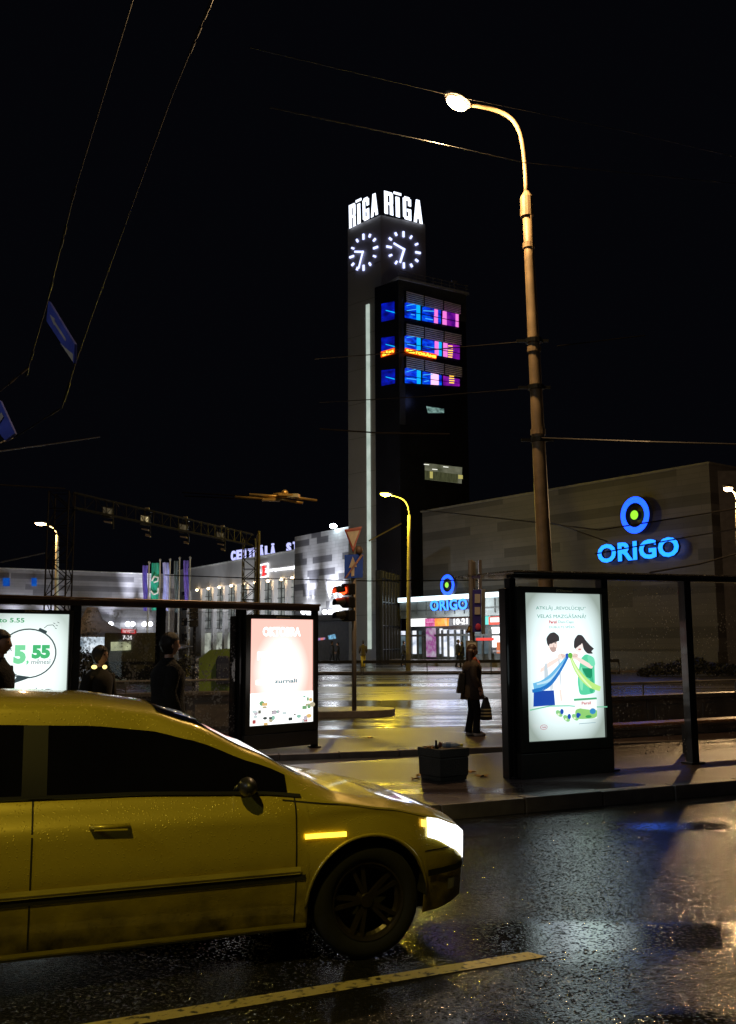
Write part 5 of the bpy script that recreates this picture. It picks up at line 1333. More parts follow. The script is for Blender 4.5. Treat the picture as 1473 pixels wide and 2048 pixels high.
def make_person(foot, H, yaw, label, coat, trous, hairm=M_hair, hair='short', stride=.0, coat_len=.45, armbend=.25, scarf=None, shoe=M_black, detail=2, extra=None, flare=1.0, hood=None, group=None, bulk=1.35):
    root = empty('person', foot, label, 'person', group)
    M = Matrix.Translation(foot) @ Matrix.Rotation(yaw - math.pi / 2, 4, 'Z') @ Matrix.Scale(H, 4)   # local +y = facing
    s = stride
    J = {'pelvis': (0, 0, .52, .075, .055), 'spine': (0, .0, .62, .068, .05), 'chest': (0, 0, .73, .082, .055), 'neckb': (0, -.005, .815, .04, .035), 'neck': (0, .003, .85, .027, .027), 'head': (0, .012, .895, .03, .035)}
    E = [('pelvis', 'spine'), ('spine', 'chest'), ('chest', 'neckb'), ('neckb', 'neck'), ('neck', 'head')]
    for sd, sg in (('L', -1), ('R', 1)):
        st_ = s * sg
        J['hip' + sd] = (.05 * sg, 0, .485, .052, .055); J['knee' + sd] = (.052 * sg, .02 + st_ * .5, .275, .033, .035)
        J['ank' + sd] = (.052 * sg, st_ - .01, .05, .02, .022); J['toe' + sd] = (.058 * sg, st_ + .075, .02, .02, .014)
        J['sh' + sd] = (.102 * sg, 0, .795, .035, .033); ab = armbend
        J['el' + sd] = (.13 * sg, -.015 - st_ * .3 + ab * .05, .645, .024, .024); J['wr' + sd] = (.125 * sg, .03 - st_ * .4 + ab * .25, .52 + ab * .08, .016, .014)
        wx, wy, wz = J['wr' + sd][:3]
        J['palm' + sd] = (wx, wy + .012, wz - .035, .018, .011)
        E += [('pelvis', 'hip' + sd), ('hip' + sd, 'knee' + sd), ('knee' + sd, 'ank' + sd), ('ank' + sd, 'toe' + sd), ('chest', 'sh' + sd), ('sh' + sd, 'el' + sd), ('el' + sd, 'wr' + sd), ('wr' + sd, 'palm' + sd)]
    vs, fs = skin_body('body', J, E, M_skin, root, M, 1)
    b_ = MB(); b_.add(vs, fs, 0)
    # fingers
    for sd, sg in (('L', -1), ('R', 1)):
        px_, py, pz = J['palm' + sd][:3]
        for k, (off, ln) in enumerate(((-.011, .042), (-.004, .048), (.003, .045), (.010, .036))):
            p0 = Vector((px_, py + off, pz - .008)); p1 = p0 + Vector((-.002 * sg, .004, -ln * .55)); p2 = p1 + Vector((-.008 * sg, .004, -ln * .42))
            b_.tube([M @ p0, M @ p1, M @ p2], [.0048 * H, .0044 * H, .0035 * H], 6)
        p0 = Vector((px_ - .004 * sg, py + .012, pz + .012)); b_.tube([M @ p0, M @ (p0 + Vector((-.006 * sg, .014, -.014))), M @ (p0 + Vector((-.008 * sg, .018, -.032)))], [.006 * H, .005 * H, .004 * H], 6)
    # head: shaped ellipsoid
    hv = []; seg, rg = 20, 16; hc = Vector((0, .012, .932))
    hf = []
    for i in range(rg + 1):
        th = math.pi * i / rg
        for j in range(seg):
            ph = 2 * math.pi * j / seg; d = Vector((math.sin(th) * math.sin(ph), math.sin(th) * math.cos(ph), math.cos(th)))
            r_ = Vector((.044 * d.x, .056 * d.y, .066 * d.z))
            if d.z < 0: r_.x *= 1 + d.z * .30; r_.y *= 1 + d.z * .12
            if d.y > .8: # face front features
                if abs(d.x) < .22 and -.42 < d.z < .12: r_.y += .012 * (1 - abs(d.x) / .22) * (1 - abs(d.z + .2) / .35 if abs(d.z + .2) < .35 else 0)
                if .12 < abs(d.x) < .5 and 0 < d.z < .25: r_.y -= .004
                if abs(d.x) < .3 and -.7 < d.z < -.5: r_.y += .004
            if d.y > .4 and d.z < -.75: r_.y += .008
            hv.append(M @ (hc + r_))
    for i in range(rg):
        for j in range(seg): j2 = (j + 1) % seg; hf.append((i * seg + j, (i + 1) * seg + j, (i + 1) * seg + j2, i * seg + j2))
    b_.add(hv, hf, 0)
    for sg in (-1, 1):
        b_.ell(M @ (hc + Vector((.0445 * sg, -.002, -.004))), (.006 * H, .012 * H, .018 * H), 8, 6)      # ears
        b_.ell(M @ (hc + Vector((.017 * sg, .047, .008))), (.0055 * H,) * 3, 8, 6, mi=1)
    b_.tube([M @ (hc + Vector((-.012, .0505, -.030))), M @ (hc + Vector((0, .0545, -.031))), M @ (hc + Vector((.012, .0505, -.030)))], .003 * H, 5, mi=2)
    b_.build('body', [M_skin, mat('eye_dark', (.02, .015, .01), .2), mat('lips', (.35, .12, .10), .5)], root, smooth=True)
    # hair
    b_ = MB(); hv = []; hf = []; seg, rg = 24, 14
    for i in range(rg + 1):
        th = math.pi * i / rg
        for j in range(seg):
            ph = 2 * math.pi * j / seg; d = Vector((math.sin(th) * math.sin(ph), math.sin(th) * math.cos(ph), math.cos(th)))
            k = 1.12 + .03 * math.sin(9 * ph + 4 * th)
            r_ = Vector((.046 * d.x, .058 * d.y, .068 * d.z)) * k
            front = max(0, d.y)
            if d.z < .42 and d.y > .15: r_ = r_ * (1 - .35 * min(1, (d.y - .15) * 3)) if d.z < .35 else r_
            if d.z < -.15: r_ *= .88 if hair == 'short' else 1.0
            hv.append(M @ (hc + Vector((0, -.006, .003)) + r_))
    for i in range(rg):
        for j in range(seg): j2 = (j + 1) % seg; hf.append((i * seg + j, (i + 1) * seg + j, (i + 1) * seg + j2, i * seg + j2))
    b_.add(hv, hf)
    if hair == 'long':
        rl = []
        for (z, y, rx, ry) in ((.955, -.01, .050, .052), (.92, -.016, .054, .050), (.88, -.022, .056, .046), (.84, -.022, .060, .044), (.80, -.022, .062, .040), (.765, -.022, .052, .032), (.75, -.022, .02, .015)):
            rl.append([M @ Vector((rx * math.cos(t) * (1 + .05 * math.sin(6 * t)), y + ry * math.sin(t), z)) for t in [2 * math.pi * q / 18 for q in range(18)]])
        b_.rings(rl)
    b_.build('hair', hairm, root, smooth=True)
    if hood:
        b_ = MB(); b_.ell(M @ (hc + Vector((0, -.01, .014))), (.058 * H, .062 * H, .062 * H), 16, 12); b_.build('hat', hood, root, smooth=True)
    # coat (loft + sleeves)
    def ringp(z, y, rx, ry, n=20):
        q_ = max(0, min(1, (.84 - z) / .08)); fx = 1 + (bulk - 1) * .45 * q_; fy = 1 + (bulk - 1) * q_
        return [M @ Vector((rx * fx * math.cos(t), y + ry * fy * math.sin(t), z)) for t in [2 * math.pi * q / n for q in range(n)]]
    b_ = MB(); zl = coat_len
    b_.rings([ringp(zl, .0, .098 * flare, .078 * flare), ringp(zl + .03, 0, .097 * flare, .076 * flare), ringp(.56, 0, .088, .068), ringp(.62, 0, .082, .064), ringp(.70, 0, .094, .068), ringp(.76, -.002, .106, .068), ringp(.80, -.003, .108, .060), ringp(.825, -.004, .075, .05), ringp(.845, -.002, .042, .042), ringp(.855, 0, .036, .036)])
    for sd in 'LR':
        a_, e_, w_ = [Vector(J[k + sd][:3]) for k in ('sh', 'el', 'wr')]
        b_.tube([M @ p for p in (a_ + Vector((0, 0, .004)), a_ * .7 + e_ * .3, e_ * .96 + a_ * .04, e_ * .7 + w_ * .3, w_ * .92 + e_ * .08)], [x * H * (1 + (bulk - 1) * .5) for x in (.040, .037, .033, .031, .026)], 12)
    b_.build('coat', coat, root, smooth=True)
    b_ = MB()
    for sd, sg in (('L', -1), ('R', 1)):
        h_, k_, a_ = [Vector(J[k + sd][:3]) for k in ('hip', 'knee', 'ank')]
        b_.tube([M @ p for p in (h_ + Vector((0, 0, .04)), h_, h_ * .5 + k_ * .5, k_, k_ * .4 + a_ * .6, a_ + Vector((0, .0, -.018)))], [.058 * H, .058 * H, .050 * H, .041 * H, .038 * H, .036 * H * flare ** 2], 12)
    b_.build('trousers', trous, root, smooth=True)
    for sd in 'LR':
        a_, t_ = Vector(J['ank' + sd][:3]), Vector(J['toe' + sd][:3])
        b_ = MB(); b_.tube([M @ Vector((a_.x, a_.y - .028, .014)), M @ Vector((a_.x, a_.y, .020)), M @ Vector((t_.x, t_.y - .03, .019)), M @ Vector((t_.x, t_.y + .012, .012))], [.018 * H, .024 * H, .024 * H, .014 * H], 10)
        b_.build('shoe', shoe, root, smooth=True)
    if scarf:
        b_ = MB(); b_.rings([ringp(.815, .008, .052, .050), ringp(.83, .008, .058, .056), ringp(.85, .008, .052, .052), ringp(.865, .01, .042, .044)])
        b_.tube([M @ Vector((.01, .06, .83)), M @ Vector((.012, .075, .79)), M @ Vector((.01, .078, .74))], [.016 * H, .02 * H, .018 * H], 8); b_.build('scarf', scarf, root, smooth=True)
    return root, M, J
M_coatb = mat('brown_coat', (.05, .031, .019), .75, scale=4, bump=.9, var=.4); M_jean = mat('dark_jeans', (.007, .008, .013), .9)
wf = onz(947, 1471, .088); wf.z = .088
wr, WM, WJ = make_person(wf, 1.56, R(8), 'woman with long dark hair, brown coat and red scarf waiting on the back pavement', M_coatb, M_jean, hairm=mat('auburn_hair', (.06, .025, .015), .5, scale=30, var=.4), hair='long', coat_len=.40, armbend=.12, bulk=1.6,
                         scarf=mat('red_scarf', (.45, .09, .04), .8, scale=20, var=.4), shoe=mat('pale_shoe', (.5, .42, .35), .5), flare=1.10, stride=.035)
hb = empty('shoulder_bag', WM @ Vector((0, -.12, .62)), 'black shoulder bag on the back of the woman in the brown coat', 'bag')
b_ = MB(); Pb = lambda x, y, z: WM @ Vector((x, y, z))
def bagbox(b_, y0, y1, z0, z1, x0, x1, tilt=0.0, taper=.0):
    b_.hexa([Pb(x0, y0 + tilt, z0), Pb(x1, y0 + tilt, z0), Pb(x1, y1 + tilt, z0), Pb(x0, y1 + tilt, z0)], [Pb(x0 * .7, y0 + taper, z1), Pb(x1 * .7, y0 + taper, z1), Pb(x1 * .7, y1 - taper, z1), Pb(x0 * .7, y1 - taper, z1)])
bagbox(b_, -.165, -.085, .47, .69, .02, .10, -.03, .01); b_.build('pouch', mat('bag_black', (.01, .01, .012), .5), hb, bevel=.01)
b_ = MB(); b_.tube([Pb(.06, -.12, .69), Pb(.075, -.03, .83), Pb(.06, .05, .78), Pb(.02, .075, .60), Pb(.0, -.0, .52)], .012, 6); b_.build('strap', mat('bag_black'), hb)
sb_ = empty('striped_bag', WM @ Vector((0, .14, .28)), 'black carrier bag with pale stripes in the hand of the woman in the brown coat', 'bag')
b_ = MB(); ws = []
cxb = .135
def br(z, hw, hd): return [Pb(hd * math.cos(t) + .06, cxb + hw * math.sin(t), z) for t in [2 * math.pi * q / 16 for q in range(16)]]
b_.rings([br(.17, .055, .03), br(.18, .072, .045), br(.21, .07, .045)]); b_.rings([br(.2105, .07, .045), br(.225, .069, .044)], 1); b_.rings([br(.2255, .069, .044), br(.245, .067, .043)]); b_.rings([br(.2455, .067, .043), br(.26, .066, .042)], 1)
b_.rings([br(.2605, .066, .042), br(.282, .064, .04)]); b_.rings([br(.2825, .064, .04), br(.295, .062, .039)], 1); b_.rings([br(.2955, .062, .039), br(.35, .048, .03), br(.42, .026, .012)])
b_.build('body', [mat('bag_black'), mat('bag_stripe', (.55, .5, .3), .6)], sb_, smooth=False)
wx, wy, wz = WJ['palmR'][:3]
b_ = MB(); b_.tube([Pb(.055, cxb - .02, .41), Pb(wx, wy, wz - .02), Pb(.07, cxb + .02, .41)], .008, 6); b_.build('handle', mat('bag_black'), sb_)
M_navyj = mat('navy_jacket', (.012, .014, .022), .8); M_blk = mat('black_coat', (.006, .006, .0065), .9, scale=5, bump=.9, var=.5)
mf = at(333, 1500, 9.7); mf.z = .143
make_person(mf, 1.655, R(32), 'man with short dark hair and black jacket walking right before shelter glass', M_blk, M_jean, stride=.09, coat_len=.44, armbend=.1, bulk=1.5)
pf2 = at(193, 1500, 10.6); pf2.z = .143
pr, PM2, PJ2 = make_person(pf2, 1.53, R(-25), 'hooded person in dark coat with two added glowing spots imitating light reflections', mat('olive_coat', (.014, .011, .007), .9), M_jean, stride=.07, coat_len=.36, hood=mat('grey_hood', (.045, .04, .03), .8), armbend=.2)
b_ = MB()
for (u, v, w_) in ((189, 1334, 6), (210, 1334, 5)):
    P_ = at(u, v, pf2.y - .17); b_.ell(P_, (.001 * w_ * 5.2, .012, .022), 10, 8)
b_.build('reflection_glow', em((1.0, .72, .22), 2.2), pr, smooth=True)  # glowing spots put on the coat to imitate lights reflected in the glass
lf = at(-12, 1500, 9.0); lf.z = .143
make_person(lf, 1.68, R(0), 'person in black at the very left edge, face in profile before the price poster', M_blk, M_jean, stride=.06, coat_len=.42)
# small distant people
far_c = [mat('far_dark', (.02, .02, .025), .8), mat('far_brown', (.06, .045, .03), .8)]
def far_person(u, v, Y, H, yaw, label, coat, tr=M_jean, hair='short'):
    p = at(u, v, Y); p.z = .10 if Y > 56 else 0
    return make_person(p, H, yaw, label, coat, tr, hair=hair, stride=.08, coat_len=.44, group='people walking by the far buildings')
fr_, FM, FJ = far_person(727, 1333, 62, 1.72, R(100), 'walker in dark jacket and yellow trousers at the foot of the clock tower', far_c[1], mat('hivis', (.55, .42, .02), .6))
far_person(808, 1318, 66, 1.7, R(20), 'dark figure beside the yellow lamp pole near the glass link', far_c[0])
far_person(917, 1316, 62, 1.75, R(0), 'man in dark coat just left of the bus stop column', far_c[0])
far_person(925, 1316, 61, 1.65, R(180), 'long haired figure touching the left side of the timetable case', far_c[0], hair='long')
far_person(664, 1318, 74, 1.7, R(30), 'dark figure under the banded annex, left of the traffic light pole', far_c[0])
far_person(676, 1318, 75, 1.6, R(200), 'second dark figure under the banded annex, close behind the signal head', far_c[0])
# sculpture-like wet stone lump removed

# ================================================================== CAR
CA = R(20.5); CDv = Vector((math.cos(CA), math.sin(CA), 0)); CNv = Vector((math.sin(CA), -math.cos(CA), 0))
SW = .72; HW = .865; LEN = 4.45
wheel_side = Vector((.0, 5.38, 0))
ORG = wheel_side + CDv * SW - CNv * HW            # nose, centre line
car = empty('car', ORG - CDv * 2.2, 'yellow car driving right across the foreground with bright headlight and amber side lamp', 'car')
def CP(s, t, z): return ORG - CDv * s + CNv * t + Vector((0, 0, z))
def interp(x, tab):
    if x <= tab[0][0]: return tab[0][1]
    for (x0, y0), (x1, y1) in zip(tab, tab[1:]):
        if x <= x1:
            f = (x - x0) / (x1 - x0); f = f * f * (3 - 2 * f) * .35 + f * .65
            return y0 + (y1 - y0) * f
    return tab[-1][1]
W_T = [(0, .50), (.03, .60), (.08, .685), (.16, .75), (.28, .80), (.45, .838), (.7, .860), (1.2, .865), (3.4, .865), (3.9, .845), (4.2, .80), (4.38, .70), (4.45, .52)]
ZB_T = [(0, .56), (.05, .60), (.15, .66), (.3, .715), (.6, .785), (.9, .83), (1.3, .875), (2.0, .905), (3.3, .925), (4.1, .94), (4.38, .92), (4.45, .86)]     # shoulder line
ZT_T = [(0, .585), (.05, .64), (.15, .70), (.3, .755), (.6, .825), (.9, .885), (.95, .915), (1.02, .95), (1.32, 1.11), (1.66, 1.28), (1.88, 1.352), (2.2, 1.40), (2.7, 1.425), (3.1, 1.41), (3.35, 1.375), (3.7, 1.22), (4.0, 1.04), (4.12, .995), (4.38, .97), (4.45, .90)]
WR_T = [(0, .42), (.05, .50), (.15, .60), (.3, .67), (.6, .725), (.9, .745), (1.0, .745), (1.1, .735), (1.66, .64), (1.9, .60), (2.6, .60), (3.3, .59), (3.7, .62), (4.0, .68), (4.12, .72), (4.38, .62), (4.45, .45)]
WHEELS = (SW, SW + 2.58); RA_ = .345
def zbot(s):
    z = .20 + (.06 * max(0, (.25 - s) / .25)) + (.10 * max(0, (s - 4.1) / .35))
    for wc in WHEELS:
        if abs(s - wc) < RA_: z = max(z, .305 + math.sqrt(RA_ ** 2 - (s - wc) ** 2))
    return z
def sidew(s, z):
    w_ = interp(s, W_T); f = (z - .2) / .7
    k = 1 - .075 * max(0, (.60 - z) / .40) ** 1.8 - .035 * max(0, (z - .62) / .3) ** 2
    # fender flare
    for wc in WHEELS:
        d = math.hypot(s - wc, z - .305)
        if d < .46: k += .018 * max(0, 1 - abs(d - .36) / .10)
    # shoulder turned up toward the glass
    if s > .9: k -= .95 * max(0, z - .80) * min(1, (s - .9) / .5)
    k += .006 * max(0, 1 - abs(z - .80) / .03)
    return w_ * k
stations = []
s = 0.0
while s < LEN + 1e-6: 
    stations.append(s); s += .012 if s < .1 else (.025 if any(abs(s - wc) < .42 for wc in WHEELS) else .05)
for wc in WHEELS: stations += [wc - RA_ - .0005, wc - RA_ + .0005, wc + RA_ - .0005, wc + RA_ + .0005]
stations = sorted(set(stations)) + ([LEN] if stations[-1] < LEN - .001 else [])
NL, NG = 16, 8
def section(s):
    zb0 = zbot(s); zs = interp(s, ZB_T); pts_ = []
    for i in range(NL + 1):
        z = zb0 + (zs - zb0) * (i / NL); pts_.append((sidew(s, z), z))
    wb = pts_[-1][0]; zt = max(interp(s, ZT_T), zs + .012); wr_ = min(interp(s, WR_T), wb - .02)
    hgt = zt - zs
    for i in range(1, 5):                        # side of greenhouse
        f = i / 5; pts_.append((wb + (wr_ - wb) * (f ** 1.1), zs + (hgt * .86) * (f ** .95)))
    crown = .03 if s < 1.3 or s > 4 else .05
    for (f, g_) in ((1.0, .86), (.965, .93), (.90, .965), (.72, .985), (.48, .995), (.24, 1.0), (0.0, 1.0)):
        pts_.append((wr_ * f, zs + hgt * g_ + crown * .5 * (1 - f * f)))
    return pts_
secs = [section(s) for s in stations]; nsec = len(secs[0])
b_ = MB(); vs = []; fs = []
for si, s in enumerate(stations):
    for (t, z) in secs[si]: vs.append(CP(s, t, z))
    for (t, z) in secs[si]: vs.append(CP(s, -t, z))
st_ = 2 * nsec
for i in range(len(stations) - 1):
    for j in range(nsec - 1):
        a = i * st_ + j; fs.append((a, a + 1, a + 1 + st_, a + st_)); a += nsec; fs.append((a, a + st_, a + 1 + st_, a + 1))
fs.append([i for i in range(nsec)] + [nsec + i for i in range(nsec - 2, -1, -1)])
e0 = (len(stations) - 1) * st_; fs.append([e0 + i for i in range(nsec)] + [e0 + nsec + i for i in range(nsec - 2, -1, -1)])
b_.add(vs, fs)
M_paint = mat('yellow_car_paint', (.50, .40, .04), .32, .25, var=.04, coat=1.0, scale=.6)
_n = M_paint.node_tree.nodes; _l = M_paint.node_tree.links; _b = _n['Principled BSDF']
_tc = _n.new('ShaderNodeTexCoord'); _v = _n.new('ShaderNodeTexVoronoi'); _v.inputs['Scale'].default_value = 75; _l.new(_tc.outputs['Object'], _v.inputs['Vector'])
_mr = _n.new('ShaderNodeMapRange'); _mr.inputs['From Min'].default_value = .12; _mr.inputs['From Max'].default_value = .34; _mr.inputs['To Min'].default_value = 1; _mr.inputs['To Max'].default_value = 0
_l.new(_v.outputs['Distance'], _mr.inputs['Value'])
_sp = _n.new('ShaderNodeSeparateColor'); _l.new(_v.outputs['Color'], _sp.inputs[0]); _g = _n.new('ShaderNodeMath'); _g.operation = 'GREATER_THAN'; _g.inputs[1].default_value = .55; _l.new(_sp.outputs[1], _g.inputs[0])
_mm = _n.new('ShaderNodeMath'); _mm.operation = 'MULTIPLY'; _l.new(_mr.outputs[0], _mm.inputs[0]); _l.new(_g.outputs[0], _mm.inputs[1])
_bp = _n.new('ShaderNodeBump'); _bp.inputs['Distance'].default_value = .0022; _bp.inputs['Strength'].default_value = .6; _l.new(_mm.outputs[0], _bp.inputs['Height']); _l.new(_bp.outputs['Normal'], _b.inputs['Normal']); _l.new(_bp.outputs['Normal'], _b.inputs['Coat Normal'])
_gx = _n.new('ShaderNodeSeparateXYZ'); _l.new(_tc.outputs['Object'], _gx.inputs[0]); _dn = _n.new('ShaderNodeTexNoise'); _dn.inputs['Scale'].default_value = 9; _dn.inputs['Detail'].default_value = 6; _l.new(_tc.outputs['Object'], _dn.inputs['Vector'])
_d1 = _n.new('ShaderNodeMapRange'); _d1.inputs['From Min'].default_value = .62; _d1.inputs['From Max'].default_value = .25; _d1.inputs['To Max'].default_value = 1.5; _l.new(_gx.outputs['Z'], _d1.inputs['Value'])  # dirt low on the body, strengthened to stand in for shade there
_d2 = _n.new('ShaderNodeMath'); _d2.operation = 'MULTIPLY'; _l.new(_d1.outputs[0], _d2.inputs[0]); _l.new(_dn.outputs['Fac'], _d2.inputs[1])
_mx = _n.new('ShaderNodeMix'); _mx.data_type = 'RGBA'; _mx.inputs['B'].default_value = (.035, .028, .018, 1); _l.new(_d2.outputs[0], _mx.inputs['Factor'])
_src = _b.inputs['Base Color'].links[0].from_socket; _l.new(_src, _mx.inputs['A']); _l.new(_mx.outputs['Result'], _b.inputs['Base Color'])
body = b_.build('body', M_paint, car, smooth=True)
def gh(s, z, t_out=.006, side=1):              # point on the greenhouse / body side surface at (s,z)
    sec = section(s); best = None
    for (a, b2) in zip(sec[:NL + 8], sec[1:NL + 8]):
        if a[1] <= z <= b2[1] + 1e-6 and b2[1] > a[1]:
            f = (z - a[1]) / (b2[1] - a[1]); best = a[0] + (b2[0] - a[0]) * f; break
    if best is None: best = sec[0][0]
    return CP(s, side * (best + t_out), z)
def grid_patch(mb, s0, s1, zlo, zhi, n=16, mrows=6, off=.006, side=1, mi=0):
    vs = []; fs = []
    for i in range(n + 1):
        s = s0 + (s1 - s0) * i / n; a, c_ = zlo(s), zhi(s)
        for j in range(mrows + 1): vs.append(gh(s, a + (c_ - a) * j / mrows, off, side))
    for i in range(n):
        for j in range(mrows): k = i * (mrows + 1) + j; fs.append((k, k + 1, k + mrows + 2, k + mrows + 1))
    mb.add(vs, fs, mi)
M_glass = mat('car_glass', (.004, .004, .005), .04, 0, coat=1.0, spec=.8)
def win_lo(s): return interp(s, ZB_T) + .035
def win_hi(s):
    zt = interp(s, ZT_T); zs = interp(s, ZB_T)
    return max(win_lo(s) + .004, zs + (zt - zs) * .86 * .87)
for side in (1, -1):
    for (s0, s1) in ((1.17, 2.42), (2.50, 3.30), (3.36, 3.72)):
        b_ = MB(); grid_patch(b_, s0, s1, win_lo, win_hi, 18, 6, .005, side); o = b_.build('side_window', M_glass, car, smooth=True)
    b_ = MB(); grid_patch(b_, 1.10, 3.8, lambda s: win_lo(s) - .012, lambda s: win_lo(s) + .004, 30, 1, .011, side); grid_patch(b_, 2.40, 2.52, win_lo, win_hi, 3, 6, .012, side); grid_patch(b_, 3.28, 3.38, win_lo, win_hi, 3, 6, .012, side)
    b_.build('window_trim', M_black, car, smooth=True)
# windscreen + rear window patch over the top surface
def top_patch(mb, s0, s1, fmax, n=14):
    vs = []; fs = []; m_ = 12
    for i in range(n + 1):
        s = s0 + (s1 - s0) * i / n; sec = section(s)[NL + 5:]   # from roof edge to centre
        for j in range(-m_, m_ + 1):
            f = abs(j) / m_ * fmax; tmax = sec[0][0]; t = f * tmax
            zz_ = sec[-1][1]
            for (a, b2) in zip(sec, sec[1:]):
                if b2[0] <= t <= a[0]: zz_ = b2[1] + (a[1] - b2[1]) * ((t - b2[0]) / max(1e-6, a[0] - b2[0])); break
            dz = .006
            vs.append(CP(s, math.copysign(t, j), zz_ + dz))
    for i in range(n):
        for j in range(2 * m_): k = i * (2 * m_ + 1) + j; fs.append((k, k + 1, k + 2 * m_ + 2, k + 2 * m_ + 1))
    mb.add(vs, fs)
b_ = MB(); top_patch(b_, 1.04, 1.84, .90); b_.build('windscreen', M_glass, car, smooth=True)
b_ = MB(); top_patch(b_, 3.42, 3.98, .88); b_.build('rear_window', M_glass, car, smooth=True)
# door seams
M_seam = mat('panel_gap', (.01, .009, .003), .8)
for side in (1, -1):
    for s in (1.13, 2.46, 3.36):
        b_ = MB(); grid_patch(b_, s, s + .009, lambda q: .24, lambda q: interp(q, ZB_T) + .02, 1, 20, .0025, side); b_.build('door_seam', M_seam, car)
    b_ = MB(); grid_patch(b_, .75 if False else .34, 1.20, lambda q: interp(q, ZB_T) - .004, lambda q: interp(q, ZB_T) + .004, 30, 1, .0025, side); b_.build('bonnet_seam', M_seam, car)
    # side moulding and sill strip
    b_ = MB(); grid_patch(b_, SW + RA_ + .05, WHEELS[1] - RA_ - .05, lambda q: .505, lambda q: .530, 30, 2, .020, side); grid_patch(b_, SW + RA_ + .05, WHEELS[1] - RA_ - .05, lambda q: .490, lambda q: .505, 30, 1, .014, side); b_.build('side_moulding', mat('moulding_yellow', (.62, .52, .10), .3, .2, coat=1), car, smooth=False)
    b_ = MB(); grid_patch(b_, SW + RA_ + .02, WHEELS[1] - RA_ - .02, lambda q: .455, lambda q: .485, 30, 1, .006, side); b_.build('moulding_painted_shadow', M_seam, car)  # dark strip painted below the moulding as its shadow
    b_ = MB(); grid_patch(b_, SW + RA_ + .01, WHEELS[1] - RA_ - .01, lambda q: .212, lambda q: .232, 30, 1, .014, side); b_.build('sill_strip', mat('sill_trim', (.5, .42, .08), .25, .4), car)
    # handles
    for s in (1.66 + .35, 3.02):
        b_ = MB(); P0 = gh(s, .80, .012, side); P1_ = gh(s + .18, .805, .012, side); out = CNv * side * .028
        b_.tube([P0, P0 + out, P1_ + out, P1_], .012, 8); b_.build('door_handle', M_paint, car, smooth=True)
    # amber repeater
    b_ = MB(); grid_patch(b_, .86, 1.09, lambda q: .665, lambda q: .690, 8, 2, .014, side); b_.build('side_indicator', em((1.0, .62, .04), 3.2, 'amber'), car)
    # headlight
    b_ = MB(); grid_patch(b_, .022, .36, lambda q: interp(q, ZB_T) - .165 + q * .15, lambda q: interp(q, ZB_T) - .004, 16, 6, .010, side); b_.build('headlight', em((.95, .97, 1.0), 2.6, 'headlight'), car, smooth=True)
    b_ = MB(); grid_patch(b_, .34, .40, lambda q: interp(q, ZB_T) - .06, lambda q: interp(q, ZB_T) - .02, 3, 2, .010, side); b_.build('corner_indicator', em((1.0, .6, .1), 2.0), car)
    b_ = MB(); grid_patch(b_, 4.2, 4.42, lambda q: .72, lambda q: .86, 8, 4, .008, side); b_.build('tail_light', mat('tail_red', (.35, .01, .01), .2), car)
    b_ = MB(); P = gh(1.40, .93, .04, side); b_.ell(P + CNv * side * .05 + Vector((0, 0, .02)), (.05, .085, .05), 12, 8, M=Matrix.Rotation(CA, 3, 'Z')); b_.build('wing_mirror', M_black, car, smooth=True)
    b_ = MB(); grid_patch(b_, .02, SW - RA_ + .0, lambda q: .535, lambda q: .542, 14, 1, .0025, side); b_.build('bumper_seam', M_seam, car)
    b_ = MB(); grid_patch(b_, .03, SW - RA_ - .02, lambda q: .40, lambda q: .435, 14, 2, .010, side); b_.build('bumper_moulding', M_black, car)
    b_ = MB(); grid_patch(b_, .10, .20, lambda q: .30, lambda q: .36, 6, 3, .008, side); b_.build('fog_lamp', mat('fog_glass', (.2, .2, .2), .1), car)
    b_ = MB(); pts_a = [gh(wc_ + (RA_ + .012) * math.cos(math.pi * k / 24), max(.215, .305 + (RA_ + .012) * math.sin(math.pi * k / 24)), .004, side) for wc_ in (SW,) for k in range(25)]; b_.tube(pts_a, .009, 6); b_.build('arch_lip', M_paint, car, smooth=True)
# bumper line, grille, plate
b_ = MB()
for z0, z1 in ((.40, .52),):
    b_.hexa([CP(-.012, -.42, z0), CP(-.012, .42, z0), CP(.02, .42, z0), CP(.02, -.42, z0)], [CP(-.012, -.42, z1), CP(-.012, .42, z1), CP(.02, .42, z1), CP(.02, -.42, z1)])
b_.build('grille', M_black, car)
b_ = MB(); b_.hexa([CP(-.02, -.26, .30), CP(-.02, .26, .30), CP(.0, .26, .30), CP(.0, -.26, .30)], [CP(-.02, -.26, .39), CP(-.02, .26, .39), CP(.0, .26, .39), CP(.0, -.26, .39)]); b_.build('number_plate', M_white, car)
# underbody and wheel housings
b_ = MB(); b_.hexa([CP(.2, -.56, .17), CP(.2, .56, .17), CP(4.2, .56, .17), CP(4.2, -.56, .17)], [CP(.2, -.56, .62), CP(.2, .56, .62), CP(4.2, .56, .62), CP(4.2, -.56, .62)])
b_.hexa([CP(WHEELS[0] + RA_, -.80, .19), CP(WHEELS[0] + RA_, .80, .19), CP(WHEELS[1] - RA_, .80, .19), CP(WHEELS[1] - RA_, -.80, .19)], [CP(WHEELS[0] + RA_, -.80, .3), CP(WHEELS[0] + RA_, .80, .3), CP(WHEELS[1] - RA_, .80, .3), CP(WHEELS[1] - RA_, -.80, .3)])
for wc in WHEELS:
    for sd in (1, -1):
        vs = []; n = 20
        for i in range(n + 1):
            a = math.pi * i / n - .0; vs += [CP(wc + RA_ * .995 * math.cos(a), sd * .845, .305 + RA_ * .995 * math.sin(a)), CP(wc + RA_ * .995 * math.cos(a), sd * .55, .305 + RA_ * .995 * math.sin(a))]
        b_.add(vs, [(2 * i, 2 * i + 1, 2 * i + 3, 2 * i + 2) for i in range(n)])
